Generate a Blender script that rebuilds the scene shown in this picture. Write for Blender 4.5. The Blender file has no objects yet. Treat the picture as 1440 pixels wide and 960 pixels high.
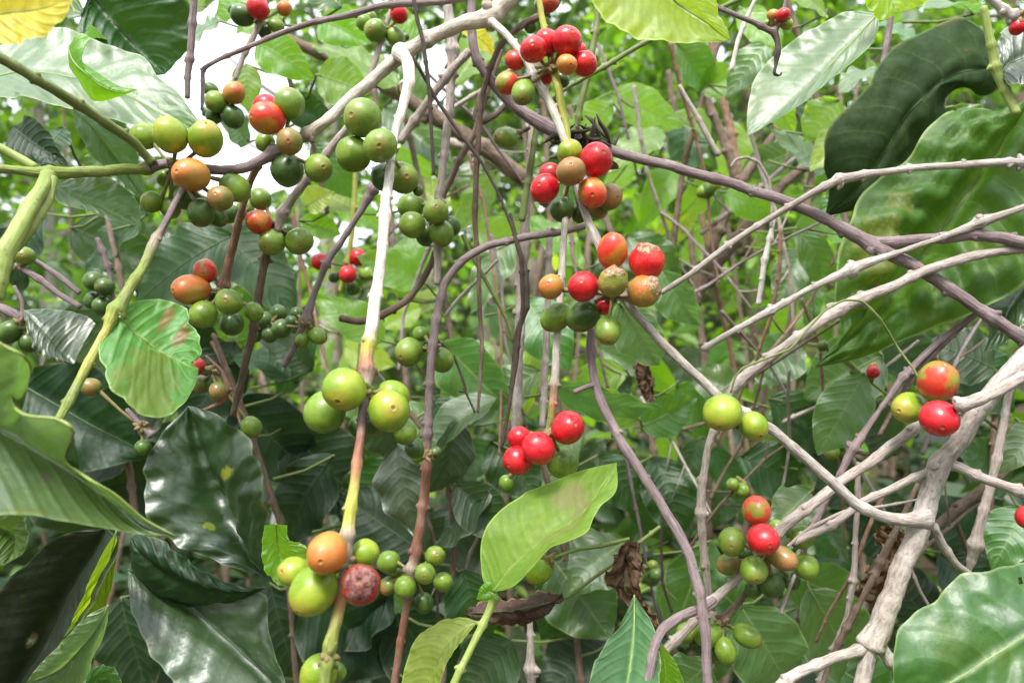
import bpy, math, random
from mathutils import Vector, Quaternion, noise as mnoise
random.seed(11)
sc = bpy.context.scene
COL = sc.collection
# ---------------------------------------------------------------- camera, sky, sun, exposure
CAMZ = 1.35
F = 1040.0                                   # focal length in photo pixels (26 mm on a 36 mm gate, 1440 px wide)
cam_data = bpy.data.cameras.new('camera'); cam = bpy.data.objects.new('camera', cam_data); COL.objects.link(cam)
cam.location = (0, 0, CAMZ); cam.rotation_euler = (math.radians(90), 0, 0)
cam_data.lens = 26.0; cam_data.sensor_width = 36.0; cam_data.clip_start = 0.01; cam_data.clip_end = 1500
cam_data.dof.use_dof = True; cam_data.dof.focus_distance = 0.375; cam_data.dof.aperture_fstop = 9.5
sc.camera = cam
SUN_EL, SUN_AZ = math.radians(58), math.radians(200)      # azimuth clockwise from +Y: behind and a little to the left
w = bpy.data.worlds.new("World"); sc.world = w; w.use_nodes = True
nt = w.node_tree; nt.nodes.clear()
so = nt.nodes.new('ShaderNodeOutputWorld'); bg = nt.nodes.new('ShaderNodeBackground'); sky = nt.nodes.new('ShaderNodeTexSky')
sky.sky_type = 'NISHITA'; sky.sun_disc = False; sky.sun_elevation = SUN_EL; sky.sun_rotation = SUN_AZ
sky.air_density = 1.0; sky.dust_density = 4.0; sky.altitude = 300
hs = nt.nodes.new('ShaderNodeHueSaturation'); hs.inputs['Saturation'].default_value = 0.55
nt.links.new(sky.outputs[0], hs.inputs['Color']); cl = nt.nodes.new('ShaderNodeMix'); cl.data_type = 'RGBA'; cl.inputs[0].default_value = 0.6      # an even bright cloud layer over the sky
nt.links.new(hs.outputs[0], cl.inputs[6]); cl.inputs[7].default_value = (8.9, 9.3, 9.9, 1)
nt.links.new(cl.outputs[2], bg.inputs[0]); bg.inputs[1].default_value = 0.15
nt.links.new(bg.outputs[0], so.inputs[0])
sd = bpy.data.lights.new('sun', 'SUN'); sd.energy = 2.2; sd.angle = math.radians(14); sd.color = (1, 0.97, 0.93)
sun = bpy.data.objects.new('sun', sd); COL.objects.link(sun)
dirv = Vector((math.sin(SUN_AZ) * math.cos(SUN_EL), math.cos(SUN_AZ) * math.cos(SUN_EL), math.sin(SUN_EL)))
sun.rotation_euler = dirv.to_track_quat('Z', 'Y').to_euler(); sun.location = (0, 0, 6)
sc.view_settings.view_transform = 'Standard'; sc.view_settings.look = 'None'
sc.view_settings.gamma = 1; sc.view_settings.use_curve_mapping = False; sc.view_settings.exposure = 1.34
sc.cycles.max_bounces = 6; sc.cycles.diffuse_bounces = 3; sc.cycles.glossy_bounces = 2; sc.cycles.transmission_bounces = 3
sc.cycles.use_denoising = True

# ---------------------------------------------------------------- helpers
def P(px, py, d):
    return Vector(((px - 720) / F * d, d, CAMZ - (py - 480) / F * d))
ORG = {}
def link(o, parent=None, origin=None, **kw):
    COL.objects.link(o)
    origin = Vector(origin if origin is not None else (0, 0, 0))
    if parent is not None:
        o.parent = parent; o.location = origin - ORG[parent.name]
    else:
        o.location = origin
    ORG[o.name] = origin
    for k, v in kw.items():
        if v: o[k] = v
    return o
def empty(name, origin, parent=None, **kw):
    o = bpy.data.objects.new(name, None); o.empty_display_size = 0.01
    return link(o, parent, origin, **kw)
def mesh(name, vs, fs, mats, parent=None, origin=None, uv=None, mi=None, smooth=True, **kw):
    origin = Vector(origin) if origin is not None else (ORG[parent.name] if parent is not None else Vector(vs[0]))
    me = bpy.data.meshes.new(name)
    me.from_pydata([tuple(Vector(v) - origin) for v in vs], [], fs)
    for m in (mats if isinstance(mats, (list, tuple)) else [mats]): me.materials.append(m)
    if uv:
        lay = me.uv_layers.new(name='UVMap')
        li = [0] * len(me.loops); me.loops.foreach_get('vertex_index', li)
        flat = []
        for i in li: flat += uv[i]
        lay.data.foreach_set('uv', flat)
    if mi: me.polygons.foreach_set('material_index', mi)
    if smooth: me.polygons.foreach_set('use_smooth', [True] * len(me.polygons))
    me.update()
    return link(bpy.data.objects.new(name, me), parent, origin, **kw)
def catmull(pts, n, straight=0.0):
    """n+1 points evenly spaced along a Catmull-Rom curve through pts (tuples of equal length)"""
    m = len(pts)
    if m == 2:
        return [tuple(pts[0][k] + (pts[1][k] - pts[0][k]) * i / n for k in range(len(pts[0]))) for i in range(n + 1)]
    ext = [tuple(2 * a - b for a, b in zip(pts[0], pts[1]))] + list(pts) + [tuple(2 * a - b for a, b in zip(pts[-1], pts[-2]))]
    fine = []
    for i in range(1, m):
        p0, p1, p2, p3 = ext[i - 1], ext[i], ext[i + 1], ext[i + 2]
        for j in range(12):
            t = j / 12; t2 = t * t; t3 = t2 * t
            fine.append(tuple((0.5 * (2 * b + (c - a) * t + (2 * a - 5 * b + 4 * c - d) * t2 + (3 * b - a - 3 * c + d) * t3)) * (1 - straight) + (b + (c - b) * t) * straight
                              for a, b, c, d in zip(p0, p1, p2, p3)))
    fine.append(tuple(pts[-1]))
    acc = [0]
    for a, b in zip(fine, fine[1:]): acc.append(acc[-1] + math.dist(a[:2], b[:2]) + 1e-6)
    out = []; k = 0
    for i in range(n + 1):
        s = acc[-1] * i / n
        while k < len(acc) - 2 and acc[k + 1] < s: k += 1
        t = (s - acc[k]) / (acc[k + 1] - acc[k])
        t = min(max(t, 0), 1)
        out.append(tuple(a + (b - a) * t for a, b in zip(fine[k], fine[k + 1])))
    return out

# ---------------------------------------------------------------- materials
class NB:
    def __init__(s, name):
        s.m = bpy.data.materials.new(name); s.m.use_nodes = True; s.t = s.m.node_tree; s.t.nodes.clear()
        s.out = s.n('OutputMaterial')
    def n(s, ty, **kw):
        nd = s.t.nodes.new('ShaderNode' + ty)
        for k, v in kw.items(): setattr(nd, k, v)
        return nd
    def l(s, a, b): s.t.links.new(a, b)
    def put(s, sock, v):
        if isinstance(v, (int, float)): sock.default_value = v
        elif isinstance(v, (tuple, list)): sock.default_value = tuple(v) + ((1,) if len(v) == 3 and len(sock.default_value) == 4 else ())
        else: s.l(v, sock)
    def math(s, op, a, b=0.0, c=0.0, clamp=False):
        nd = s.n('Math', operation=op, use_clamp=clamp); s.put(nd.inputs[0], a); s.put(nd.inputs[1], b); s.put(nd.inputs[2], c); return nd.outputs[0]
    def mix(s, f, a, b, mode='MIX'):
        nd = s.n('Mix', data_type='RGBA', blend_type=mode); s.put(nd.inputs[0], f); s.put(nd.inputs[6], a); s.put(nd.inputs[7], b); return nd.outputs[2]
    def noise(s, vec, scale, detail=3, rough=0.55, dist=0.0):
        nd = s.n('TexNoise'); s.l(vec, nd.inputs['Vector']); nd.inputs['Scale'].default_value = scale
        nd.inputs['Detail'].default_value = detail; nd.inputs['Roughness'].default_value = rough; nd.inputs['Distortion'].default_value = dist
        return nd.outputs['Fac']
    def ramp(s, v, lo, hi):
        nd = s.n('MapRange', interpolation_type='SMOOTHSTEP'); s.put(nd.inputs[0], v)
        nd.inputs[1].default_value = lo; nd.inputs[2].default_value = hi; return nd.outputs[0]
    def coords(s, jitter=True):
        tc = s.n('TexCoord'); oi = s.n('ObjectInfo')
        if not jitter: return tc.outputs['Object'], oi.outputs['Random'], tc
        ad = s.n('VectorMath', operation='ADD'); s.l(tc.outputs['Object'], ad.inputs[0])
        cb = s.n('CombineXYZ'); r = s.math('MULTIPLY', oi.outputs['Random'], 37.0)
        s.l(r, cb.inputs[0]); s.l(r, cb.inputs[1]); s.l(cb.outputs[0], ad.inputs[1])
        return ad.outputs[0], oi.outputs['Random'], tc
    def bump(s, h, strength, dist):
        nd = s.n('Bump'); s.l(h, nd.inputs['Height']); nd.inputs['Strength'].default_value = strength; nd.inputs['Distance'].default_value = dist
        return nd.outputs[0]
    def bsdf(s, color, rough, normal=None, spec=0.5, coat=0.0):
        nd = s.n('BsdfPrincipled'); s.put(nd.inputs['Base Color'], color); s.put(nd.inputs['Roughness'], rough)
        nd.inputs['Specular IOR Level'].default_value = spec; nd.inputs['Coat Weight'].default_value = coat
        nd.inputs['Coat Roughness'].default_value = 0.12
        if normal is not None: s.l(normal, nd.inputs['Normal'])
        return nd

def leaf_material(name, base, dark, vein, trans, tw=0.3, rough=0.36, spec=0.5, blotch=(0.35, 0.3, 0.05), blotch_amt=0.12,
                  spots=0.35, lateral=9.0, patch=None):
    """leaf blade: UV x runs across, y runs from stalk to tip"""
    b = NB(name); vec, rnd, tc = b.coords()
    sep = b.n('SeparateXYZ'); b.l(tc.outputs['UV'], sep.inputs[0])
    a = b.math('ABSOLUTE', b.math('MULTIPLY_ADD', sep.outputs[0], 2.0, -1.0))
    ph = b.math('SUBTRACT', b.math('MULTIPLY', sep.outputs[1], lateral), b.math('MULTIPLY', b.math('POWER', a, 1.3), 1.9))
    pp = b.math('PINGPONG', ph, 0.5)
    vl = b.math('SUBTRACT', 1.0, b.ramp(pp, 0.0, 0.055)); vl = b.math('MULTIPLY', vl, b.math('SUBTRACT', 1.0, b.ramp(a, 0.7, 1.0)))
    wide = b.math('SUBTRACT', 1.0, b.ramp(pp, 0.0, 0.35))
    n1 = b.noise(vec, 38, 4); n2 = b.noise(vec, 240, 3); n3 = b.noise(vec, 16, 2)
    col = b.mix(b.ramp(n1, 0.32, 0.68), base, dark)
    col = b.mix(b.math('MULTIPLY', wide, 0.05), col, vein)
    col = b.mix(b.math('MULTIPLY', vl, 0.34), col, vein)
    mid = b.math('SUBTRACT', 1.0, b.ramp(a, 0.0, 0.10)); col = b.mix(b.math('MULTIPLY', mid, 0.4), col, vein)
    col = b.mix(b.math('MULTIPLY', b.ramp(n3, 0.56, 0.72), blotch_amt), col, blotch)
    fine = b.n('MapRange'); b.l(n2, fine.inputs[0]); fine.inputs[1].default_value = 0.2; fine.inputs[2].default_value = 0.8
    fine.inputs[3].default_value = 0.8; fine.inputs[4].default_value = 1.2
    hsv = b.n('HueSaturation'); b.l(col, hsv.inputs['Color']); b.l(fine.outputs[0], hsv.inputs['Value'])
    b.l(b.math('MULTIPLY_ADD', rnd, 0.04, 0.48), hsv.inputs['Hue']); b.l(b.math('MULTIPLY_ADD', rnd, 0.3, 0.85), hsv.inputs['Saturation'])
    col = hsv.outputs[0]
    vo = b.n('TexVoronoi'); b.l(vec, vo.inputs['Vector']); vo.inputs['Scale'].default_value = 75
    spot = b.math('MULTIPLY', b.math('SUBTRACT', 1.0, b.ramp(vo.outputs['Distance'], 0.05, 0.16)), b.ramp(n3, 0.52, 0.6))
    col = b.mix(b.math('MULTIPLY', spot, spots), col, (0.16, 0.07, 0.025))
    edge = b.math('MULTIPLY', b.ramp(a, 0.9, 1.0), b.ramp(b.noise(vec, 70, 3), 0.5, 0.66))
    col = b.mix(b.math('MULTIPLY', edge, 0.45), col, (0.22, 0.13, 0.04))
    rim = b.ramp(a, 0.955, 0.985); col = b.mix(b.math('MULTIPLY', rim, 0.55), col, tuple(min(1, c * 1.5 + .03) for c in vein))
    if patch:                                       # list of (u, v, ru, rv, colour): discoloured patches on this leaf
        for (u, v, ru, rv, c) in patch:
            du = b.math('DIVIDE', b.math('SUBTRACT', sep.outputs[0], u), ru); dv = b.math('DIVIDE', b.math('SUBTRACT', sep.outputs[1], v), rv)
            r2 = b.math('ADD', b.math('MULTIPLY', du, du), b.math('MULTIPLY', dv, dv))
            r2 = b.math('ADD', r2, b.math('ADD', b.math('MULTIPLY_ADD', b.noise(vec, 130, 4, .7), 4.0, -2.0), b.math('MULTIPLY_ADD', n1, 1.4, -.7)))
            col = b.mix(b.math('MULTIPLY', b.math('SUBTRACT', 1.0, b.ramp(r2, 0.45, 1.1)), 0.85), col, c)
    h = b.math('ADD', b.math('MULTIPLY', b.ramp(pp, 0.0, 0.3), 0.5), b.math('MULTIPLY', n2, 0.35))
    h = b.math('ADD', h, b.math('MULTIPLY', n1, 0.5))
    h = b.math('ADD', h, b.math('MULTIPLY', b.noise(vec, 110, 3, .6), .9))
    nrm = b.bump(h, 0.8, 0.0009)
    rg = b.math('ADD', b.math('MULTIPLY_ADD', n1, 0.22, rough - 0.02), b.math('MULTIPLY', b.ramp(b.noise(vec, 90, 4, .7), .45, .7), .10))
    bs = b.bsdf(col, rg, nrm, spec * 1.4, 0.42 if spec > .35 else 0.0); bs.inputs['Coat Roughness'].default_value = rough + .06; bs.inputs['Coat IOR'].default_value = 1.65
    tr = b.n('BsdfTranslucent'); b.l(b.mix(1.0, b.mix(0.5, col, trans), (1.8, 1.8, 1.8), 'MULTIPLY'), tr.inputs[0]); b.l(nrm, tr.inputs[1])
    ms = b.n('MixShader'); ms.inputs[0].default_value = tw; b.l(bs.outputs[0], ms.inputs[1]); b.l(tr.outputs[0], ms.inputs[2])
    b.l(ms.outputs[0], b.out.inputs[0]); return b.m

def bark_material(name, c1, c2, c3, rough=0.75, bump=0.9, along=22.0, crack=0.5, lichen=0.35, graded=False):
    """bark: UV x runs round the stem, y is metres along it"""
    b = NB(name); vec, rnd, tc = b.coords()
    mp = b.n('Mapping'); b.l(tc.outputs['UV'], mp.inputs[0]); mp.inputs['Scale'].default_value = (5.0, along, 1)
    ad = b.n('VectorMath', operation='ADD'); b.l(mp.outputs[0], ad.inputs[0]); cb = b.n('CombineXYZ'); b.l(b.math('MULTIPLY', rnd, 50.0), cb.inputs[2]); b.l(cb.outputs[0], ad.inputs[1])
    st = b.noise(ad.outputs[0], 1.6, 5, 0.65, 0.4); blot = b.noise(vec, 70, 4, 0.6); fine = b.noise(vec, 520, 3)
    big = b.noise(vec, 22, 2)
    dk = (c1[0] * .3, c1[1] * .27, c1[2] * .25); dk2 = (c2[0] * .62, c2[1] * .5, c2[2] * .42)
    if graded:                                      # one stem whose skin changes along its length: the colour is stored on its points
        at = b.n('Attribute'); at.attribute_name = 'skin'; k = at.outputs['Color']
        c1 = b.mix(1.0, k, (.72, .68, .66), 'MULTIPLY'); c2 = b.mix(1.0, k, (1.12, 1.12, 1.1), 'MULTIPLY'); c3 = b.mix(.45, k, (.5, .44, .38))
        dk = b.mix(1.0, k, (.3, .25, .24), 'MULTIPLY'); dk2 = b.mix(1.0, k, (.72, .56, .5), 'MULTIPLY')
    col = b.mix(b.ramp(st, 0.36, 0.64), c1, c2)
    col = b.mix(b.math('MULTIPLY', b.ramp(blot, 0.48, 0.66), lichen), col, c3)
    col = b.mix(b.math('MULTIPLY', b.math('SUBTRACT', 1.0, b.ramp(st, 0.30, 0.40)), crack), col, dk)
    col = b.mix(b.math('MULTIPLY', b.ramp(big, 0.5, 0.7), 0.35), col, dk2)
    vo = b.n('TexVoronoi'); b.l(vec, vo.inputs['Vector']); vo.inputs['Scale'].default_value = 330
    col = b.mix(b.math('MULTIPLY', b.math('SUBTRACT', 1.0, b.ramp(vo.outputs['Distance'], 0.1, 0.3)), b.math('MULTIPLY', b.ramp(blot, 0.45, 0.6), 0.5)), col, dk)
    h = b.math('ADD', b.math('MULTIPLY', st, 1.0), b.math('MULTIPLY', fine, 0.35)); h = b.math('ADD', h, b.math('MULTIPLY', blot, 0.6))
    bs = b.bsdf(col, rough, b.bump(h, bump, 0.0011), 0.35); b.l(bs.outputs[0], b.out.inputs[0]); return b.m

def berry_material(name, c1, c2, lo=0.42, hi=0.6, tipc=None, tipamt=0.5, scar=0.0, rough=0.27, speck=0.12, sc1=(0.40, 0.28, 0.17), sc2=(0.20, 0.09, 0.05)):
    b = NB(name); vec, rnd, tc = b.coords()
    sp = b.n('SeparateXYZ'); b.l(tc.outputs['Object'], sp.inputs[0])
    n1 = b.noise(vec, 0.75, 2, 0.5); n2 = b.noise(vec, 9, 4, 0.65); n3 = b.noise(vec, 2.6, 3, 0.6)
    f = b.math('ADD', n1, b.math('MULTIPLY_ADD', n2, 0.10, -0.05)); f = b.math('ADD', f, b.math('MULTIPLY', sp.outputs[2], 0.07))
    col = b.mix(b.ramp(f, lo, hi), c1, c2)
    col = b.mix(b.math('MULTIPLY', b.ramp(n3, 0.5, 0.75), 0.3), col, tuple(c * 0.6 for c in c1))
    if tipc:
        z = b.math('ADD', sp.outputs[2], b.math('MULTIPLY_ADD', n2, 0.3, -0.15))
        col = b.mix(b.math('MULTIPLY', b.ramp(z, 0.72, 1.02), tipamt), col, tipc)
    vo = b.n('TexVoronoi'); b.l(vec, vo.inputs['Vector']); vo.inputs['Scale'].default_value = 9
    pale = b.math('MULTIPLY', b.math('SUBTRACT', 1.0, b.ramp(vo.outputs['Distance'], 0.05, 0.2)), speck)
    col = b.mix(b.math('MULTIPLY', pale, 0.5), col, tuple(min(1, c * 1.5 + 0.05) for c in c2))
    vo2 = b.n('TexVoronoi'); b.l(vec, vo2.inputs['Vector']); vo2.inputs['Scale'].default_value = 3.1
    sc_ = b.math('MULTIPLY', b.math('SUBTRACT', 1.0, b.ramp(vo2.outputs['Distance'], 0.03, 0.13)), b.ramp(n3, 0.45, 0.55))
    col = b.mix(b.math('MULTIPLY', sc_, 0.75), col, (0.09, 0.045, 0.02))
    h = b.math('ADD', b.math('MULTIPLY', n2, 0.5), b.math('MULTIPLY', n3, 0.6)); rg = b.math('ADD', b.math('MULTIPLY_ADD', n2, 0.2, rough - 0.10), b.math('MULTIPLY', b.ramp(n3, .4, .7), .22))
    bs_strength = 0.12
    if scar:
        n4 = b.noise(vec, 2.0, 5, 0.6, 1.0)
        z = b.math('ADD', b.math('ADD', sp.outputs[2], b.math('MULTIPLY_ADD', n4, 1.1, -0.55)), 0)
        m = b.ramp(z, 1.0 - scar, 1.12 - scar)
        sccol = b.mix(b.ramp(b.noise(vec, 2.6, 5, .7, 1.0), 0.42, 0.6), sc1, sc2)
        col = b.mix(m, col, sccol); h = b.math('ADD', h, b.math('MULTIPLY', b.math('MULTIPLY', n4, m), 5.0)); rg = b.math('ADD', rg, b.math('MULTIPLY', m, 0.35)); bs_strength = 0.5
    bs = b.bsdf(col, rg, b.bump(h, bs_strength, 0.0012), 0.5, 0.08)
    bs.inputs['Subsurface Weight'].default_value = 0.0
    b.l(bs.outputs[0], b.out.inputs[0]); return b.m

def simple_material(name, c1, c2, scale=60, rough=0.7, bump=0.5, dist=0.001, spec=0.4):
    b = NB(name); vec, rnd, tc = b.coords(); n = b.noise(vec, scale, 5, 0.6)
    bs = b.bsdf(b.mix(b.ramp(n, 0.35, 0.65), c1, c2), rough, b.bump(n, bump, dist), spec); b.l(bs.outputs[0], b.out.inputs[0]); return b.m

LM = {
 'deep':   leaf_material('shade_darkened_leaf', (0.012, 0.034, 0.010), (0.008, 0.023, 0.008), (0.035, 0.065, 0.025), (0.10, 0.22, 0.01), 0.12, 0.42, 0.3, blotch=(.06, .08, .02)),  # leaf green darkened so that the colour itself carries the shade
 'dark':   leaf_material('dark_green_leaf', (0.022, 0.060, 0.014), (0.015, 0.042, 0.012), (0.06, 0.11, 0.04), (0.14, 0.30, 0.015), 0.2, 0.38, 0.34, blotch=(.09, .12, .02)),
 'mid':    leaf_material('green_leaf', (0.050, 0.115, 0.026), (0.034, 0.080, 0.020), (0.13, 0.22, 0.06), (0.22, 0.46, 0.02), 0.35, 0.36, 0.5),
 'silver': leaf_material('grey_green_leaf', (0.042, 0.076, 0.026), (0.030, 0.058, 0.020), (0.10, 0.15, 0.08), (0.10, 0.20, 0.04), 0.12, 0.32, 0.6, blotch=(.05, .08, .03)),
 'mint':   leaf_material('pale_green_leaf', (0.080, 0.170, 0.042), (0.058, 0.130, 0.032), (0.19, 0.30, 0.12), (0.2, 0.4, 0.06), 0.3, 0.36, 0.6),
 'sheen':  leaf_material('waxy_pale_leaf', (0.085, 0.165, 0.075), (0.065, 0.135, 0.060), (0.20, 0.30, 0.14), (0.2, 0.4, 0.06), 0.3, 0.24, 0.8, blotch=(.1, .15, .06)),
 'bright': leaf_material('bright_green_leaf', (0.120, 0.250, 0.022), (0.085, 0.190, 0.018), (0.26, 0.40, 0.06), (0.36, 0.62, 0.015), 0.5, 0.38, 0.4),
 'lime':   leaf_material('yellow_green_leaf', (0.240, 0.350, 0.020), (0.170, 0.290, 0.018), (0.38, 0.47, 0.08), (0.5, 0.65, 0.02), 0.5, 0.38, 0.4, blotch=(.4, .3, .03)),
 'yellow': leaf_material('yellow_leaf', (0.58, 0.50, 0.02), (0.40, 0.45, 0.02), (0.55, 0.52, 0.1), (0.75, 0.6, 0.02), 0.4, 0.42, 0.3, blotch=(.5, .3, .03)),
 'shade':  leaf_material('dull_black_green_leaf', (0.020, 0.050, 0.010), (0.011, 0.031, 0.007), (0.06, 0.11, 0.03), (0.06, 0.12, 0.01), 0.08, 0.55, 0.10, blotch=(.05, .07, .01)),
 'ribbed': leaf_material('ribbed_leaf_underside', (0.072, 0.130, 0.022), (0.045, 0.092, 0.016), (0.20, 0.28, 0.08), (0.24, 0.40, 0.02), 0.25, 0.42, 0.3, blotch=(.2, .2, .02), blotch_amt=.3, lateral=12.0,
            patch=[(.22, .62, .20, .09, (.13, .155, .02)), (.33, .70, .03, .012, (.10, .03, .02)), (.40, .60, .025, .01, (.10, .03, .02)), (.25, .78, .03, .01, (.09, .03, .02)), (.2, .48, .1, .03, (.11, .14, .02))]),
 'under':  leaf_material('leaf_underside', (0.075, 0.135, 0.024), (0.045, 0.095, 0.018), (0.20, 0.28, 0.08), (0.20, 0.36, 0.02), 0.22, 0.42, 0.3, blotch=(.2, .2, .02)),
 'streak': leaf_material('streaked_leaf', (0.13, 0.26, 0.08), (0.1, 0.21, 0.05), (0.26, 0.38, 0.12), (0.28, 0.50, 0.03), 0.35, 0.40, 0.34,
            patch=[(.80, .42, .16, .05, (.25, .13, .06)), (.78, .62, .2, .06, (.22, .11, .05)), (.22, .55, .3, .25, (.12, .17, .02))]),
 'blush':  leaf_material('brown_blushed_leaf', (0.150, 0.300, 0.022), (0.110, 0.245, 0.018), (0.28, 0.42, 0.07), (0.40, 0.66, 0.02), 0.5, 0.42, 0.3,
            patch=[(.34, .70, .20, .12, (.24, .22, .10)), (.66, .55, .14, .2, (.20, .23, .06))]),
 'purple': leaf_material('pale_leaf_with_purple_spot', (0.062, 0.125, 0.030), (0.048, 0.100, 0.026), (0.08, 0.15, 0.04), (0.2, 0.4, 0.03), 0.25, 0.26, 0.8, blotch=(.12, .16, .03),
            patch=[(.72, .43, .05, .022, (.12, .04, .10))]),
 'patchy': leaf_material('dark_leaf_with_yellow_patch', (0.028, 0.052, 0.016), (0.018, 0.037, 0.012), (0.06, 0.09, 0.05), (0.12, 0.25, 0.02), 0.12, 0.3, 0.55,
            patch=[(.72, .58, .09, .045, (.28, .3, .02)), (.33, .38, .05, .03, (.18, .22, .02))]),
 'spotted': leaf_material('dark_leaf_with_spot', (0.009, 0.021, 0.007), (0.006, 0.014, 0.005), (0.03, 0.05, 0.02), (0.06, 0.12, 0.01), 0.05, 0.42, 0.3,
            patch=[(.42, .50, .045, .03, (.25, .14, .04)), (.42, .50, .018, .012, (.01, .01, .01))]),
}
dried = leaf_material('dried_brown_leaf', (0.10, 0.052, 0.034), (0.05, 0.028, 0.02), (0.22, 0.13, 0.08), (0.2, 0.08, 0.03), 0.12, 0.6, 0.25, blotch=(.22, .1, .05), blotch_amt=.6)
rib_pale = simple_material('pale_leaf_rib', (0.16, 0.24, 0.06), (0.22, 0.31, 0.09), 120, 0.45, 0.2)
rib_dark = simple_material('dark_leaf_rib', (0.035, 0.065, 0.02), (0.06, 0.10, 0.035), 120, 0.45, 0.2)
BK = {
 'pale':   bark_material('pale_grey_bark', (0.27, 0.23, 0.20), (0.47, 0.42, 0.38), (0.62, 0.57, 0.52), lichen=0.45),
 'white':  bark_material('whitish_bark', (0.48, 0.44, 0.39), (0.70, 0.66, 0.60), (0.30, 0.23, 0.18), lichen=0.35, crack=0.4, bump=0.9),
 'tan':    bark_material('tan_bark', (0.27, 0.22, 0.19), (0.43, 0.37, 0.33), (0.54, 0.48, 0.43)),
 'purple': bark_material('purplish_bark', (0.155, 0.11, 0.115), (0.26, 0.20, 0.20), (0.40, 0.34, 0.33), lichen=0.3, along=12),
 'brown':  bark_material('brown_bark', (0.10, 0.066, 0.045), (0.19, 0.13, 0.095), (0.28, 0.22, 0.17), lichen=0.4),
 'red':    bark_material('reddish_brown_bark', (0.17, 0.085, 0.055), (0.30, 0.18, 0.12), (0.38, 0.28, 0.22), lichen=0.4),
 'dark':   bark_material('dark_vine_bark', (0.045, 0.033, 0.025), (0.09, 0.066, 0.05), (0.14, 0.11, 0.085), lichen=0.25),
 'green':  bark_material('green_stem_skin', (0.19, 0.26, 0.055), (0.29, 0.36, 0.09), (0.36, 0.40, 0.15), rough=0.45, bump=0.35, crack=0.1, lichen=0.3, along=10),
 'dgreen': bark_material('olive_stem_skin', (0.11, 0.15, 0.04), (0.17, 0.21, 0.06), (0.22, 0.22, 0.10), rough=0.5, bump=0.35, crack=0.15, lichen=0.3, along=10),
 'yellow': bark_material('yellow_green_stem_skin', (0.30, 0.32, 0.05), (0.42, 0.42, 0.10), (0.36, 0.25, 0.12), rough=0.45, bump=0.35, crack=0.1, lichen=0.35, along=10),
}
SKIN = {'white': (.68, .63, .56), 'pale': (.50, .45, .39), 'purple': (.21, .16, .16), 'green': (.22, .29, .06), 'dgreen': (.13, .17, .045), 'yellow': (.42, .42, .08), 'red': (.24, .11, .075), 'rust': (.42, .20, .10), 'tan': (.34, .28, .22), 'brown': (.14, .095, .07)}
BK['graded'] = bark_material('bark_changing_to_green_skin', (.4, .4, .4), (.5, .5, .5), (.6, .6, .6), rough=.6, bump=.7, crack=.3, lichen=.3, graded=True)
G1, G2 = (0.115, 0.195, 0.018), (0.18, 0.28, 0.030)
BM = {
 'g':  berry_material('green_berry_skin', G1, G2, tipc=(0.22, 0.15, 0.04), tipamt=.5),
 'y':  berry_material('yellow_green_berry_skin', (0.17, 0.27, 0.015), (0.27, 0.34, 0.025), tipc=(0.40, 0.26, 0.05), tipamt=.5),
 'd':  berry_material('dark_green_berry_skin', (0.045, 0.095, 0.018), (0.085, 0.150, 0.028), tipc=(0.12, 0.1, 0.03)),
 'b':  berry_material('brown_green_berry_skin', (0.13, 0.16, 0.025), (0.27, 0.15, 0.045), tipc=(0.36, 0.16, 0.06), tipamt=.7),
 'o':  berry_material('orange_berry_skin', (0.50, 0.15, 0.03), (0.42, 0.22, 0.04), tipc=(0.55, 0.10, 0.03), tipamt=.5, rough=0.3),
 'or': berry_material('orange_red_berry_skin', (0.62, 0.035, 0.02), (0.50, 0.20, 0.03), lo=.44, hi=.60, tipc=(0.6, 0.05, 0.03)),
 'gr': berry_material('green_red_berry_skin', (0.58, 0.05, 0.025), (0.24, 0.25, 0.03), lo=.50, hi=.62, tipc=(0.5, 0.05, 0.03)),
 'r':  berry_material('red_berry_skin', (0.47, 0.006, 0.014), (0.58, 0.014, 0.022), tipc=(0.4, 0.02, 0.02), tipamt=.4, rough=.24),
 'dr': berry_material('dark_red_berry_skin', (0.36, 0.02, 0.018), (0.42, 0.06, 0.02), tipc=(0.3, 0.04, 0.02)),
 'rs': berry_material('scarred_red_berry_skin', (0.62, 0.012, 0.014), (0.64, 0.03, 0.02), scar=.22),
 'os': berry_material('scarred_orange_berry_skin', (0.50, 0.16, 0.04), (0.36, 0.22, 0.04), scar=.24),
 'gs': berry_material('scarred_green_berry_skin', (0.20, 0.21, 0.03), (0.32, 0.22, 0.05), scar=.22),
 'rot': berry_material('rotting_red_berry_skin', (0.36, 0.02, 0.02), (0.28, 0.04, 0.025), scar=.48, rough=.16, sc1=(.26, .12, .10), sc2=(.12, .02, .018)),
}
BN = {'g': 'green', 'y': 'yellow green', 'd': 'dark green', 'b': 'brownish green', 'o': 'orange', 'or': 'orange and red', 'gr': 'red and green',
      'r': 'ripe red', 'dr': 'dark red', 'rs': 'ripe red berry with a pale scar', 'os': 'orange berry with a pale wrinkled scar', 'gs': 'green berry with a pale scar', 'rot': 'rotting red berry with wrinkled grey skin'}
eye_mat = simple_material('berry_tip_scar', (0.17, 0.085, 0.035), (0.34, 0.20, 0.07), 3, 0.7, 0.3, 0.01)
stalk_mat = simple_material('fruit_stalk_skin', (0.16, 0.17, 0.05), (0.22, 0.14, 0.07), 150, 0.6, 0.4)

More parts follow.
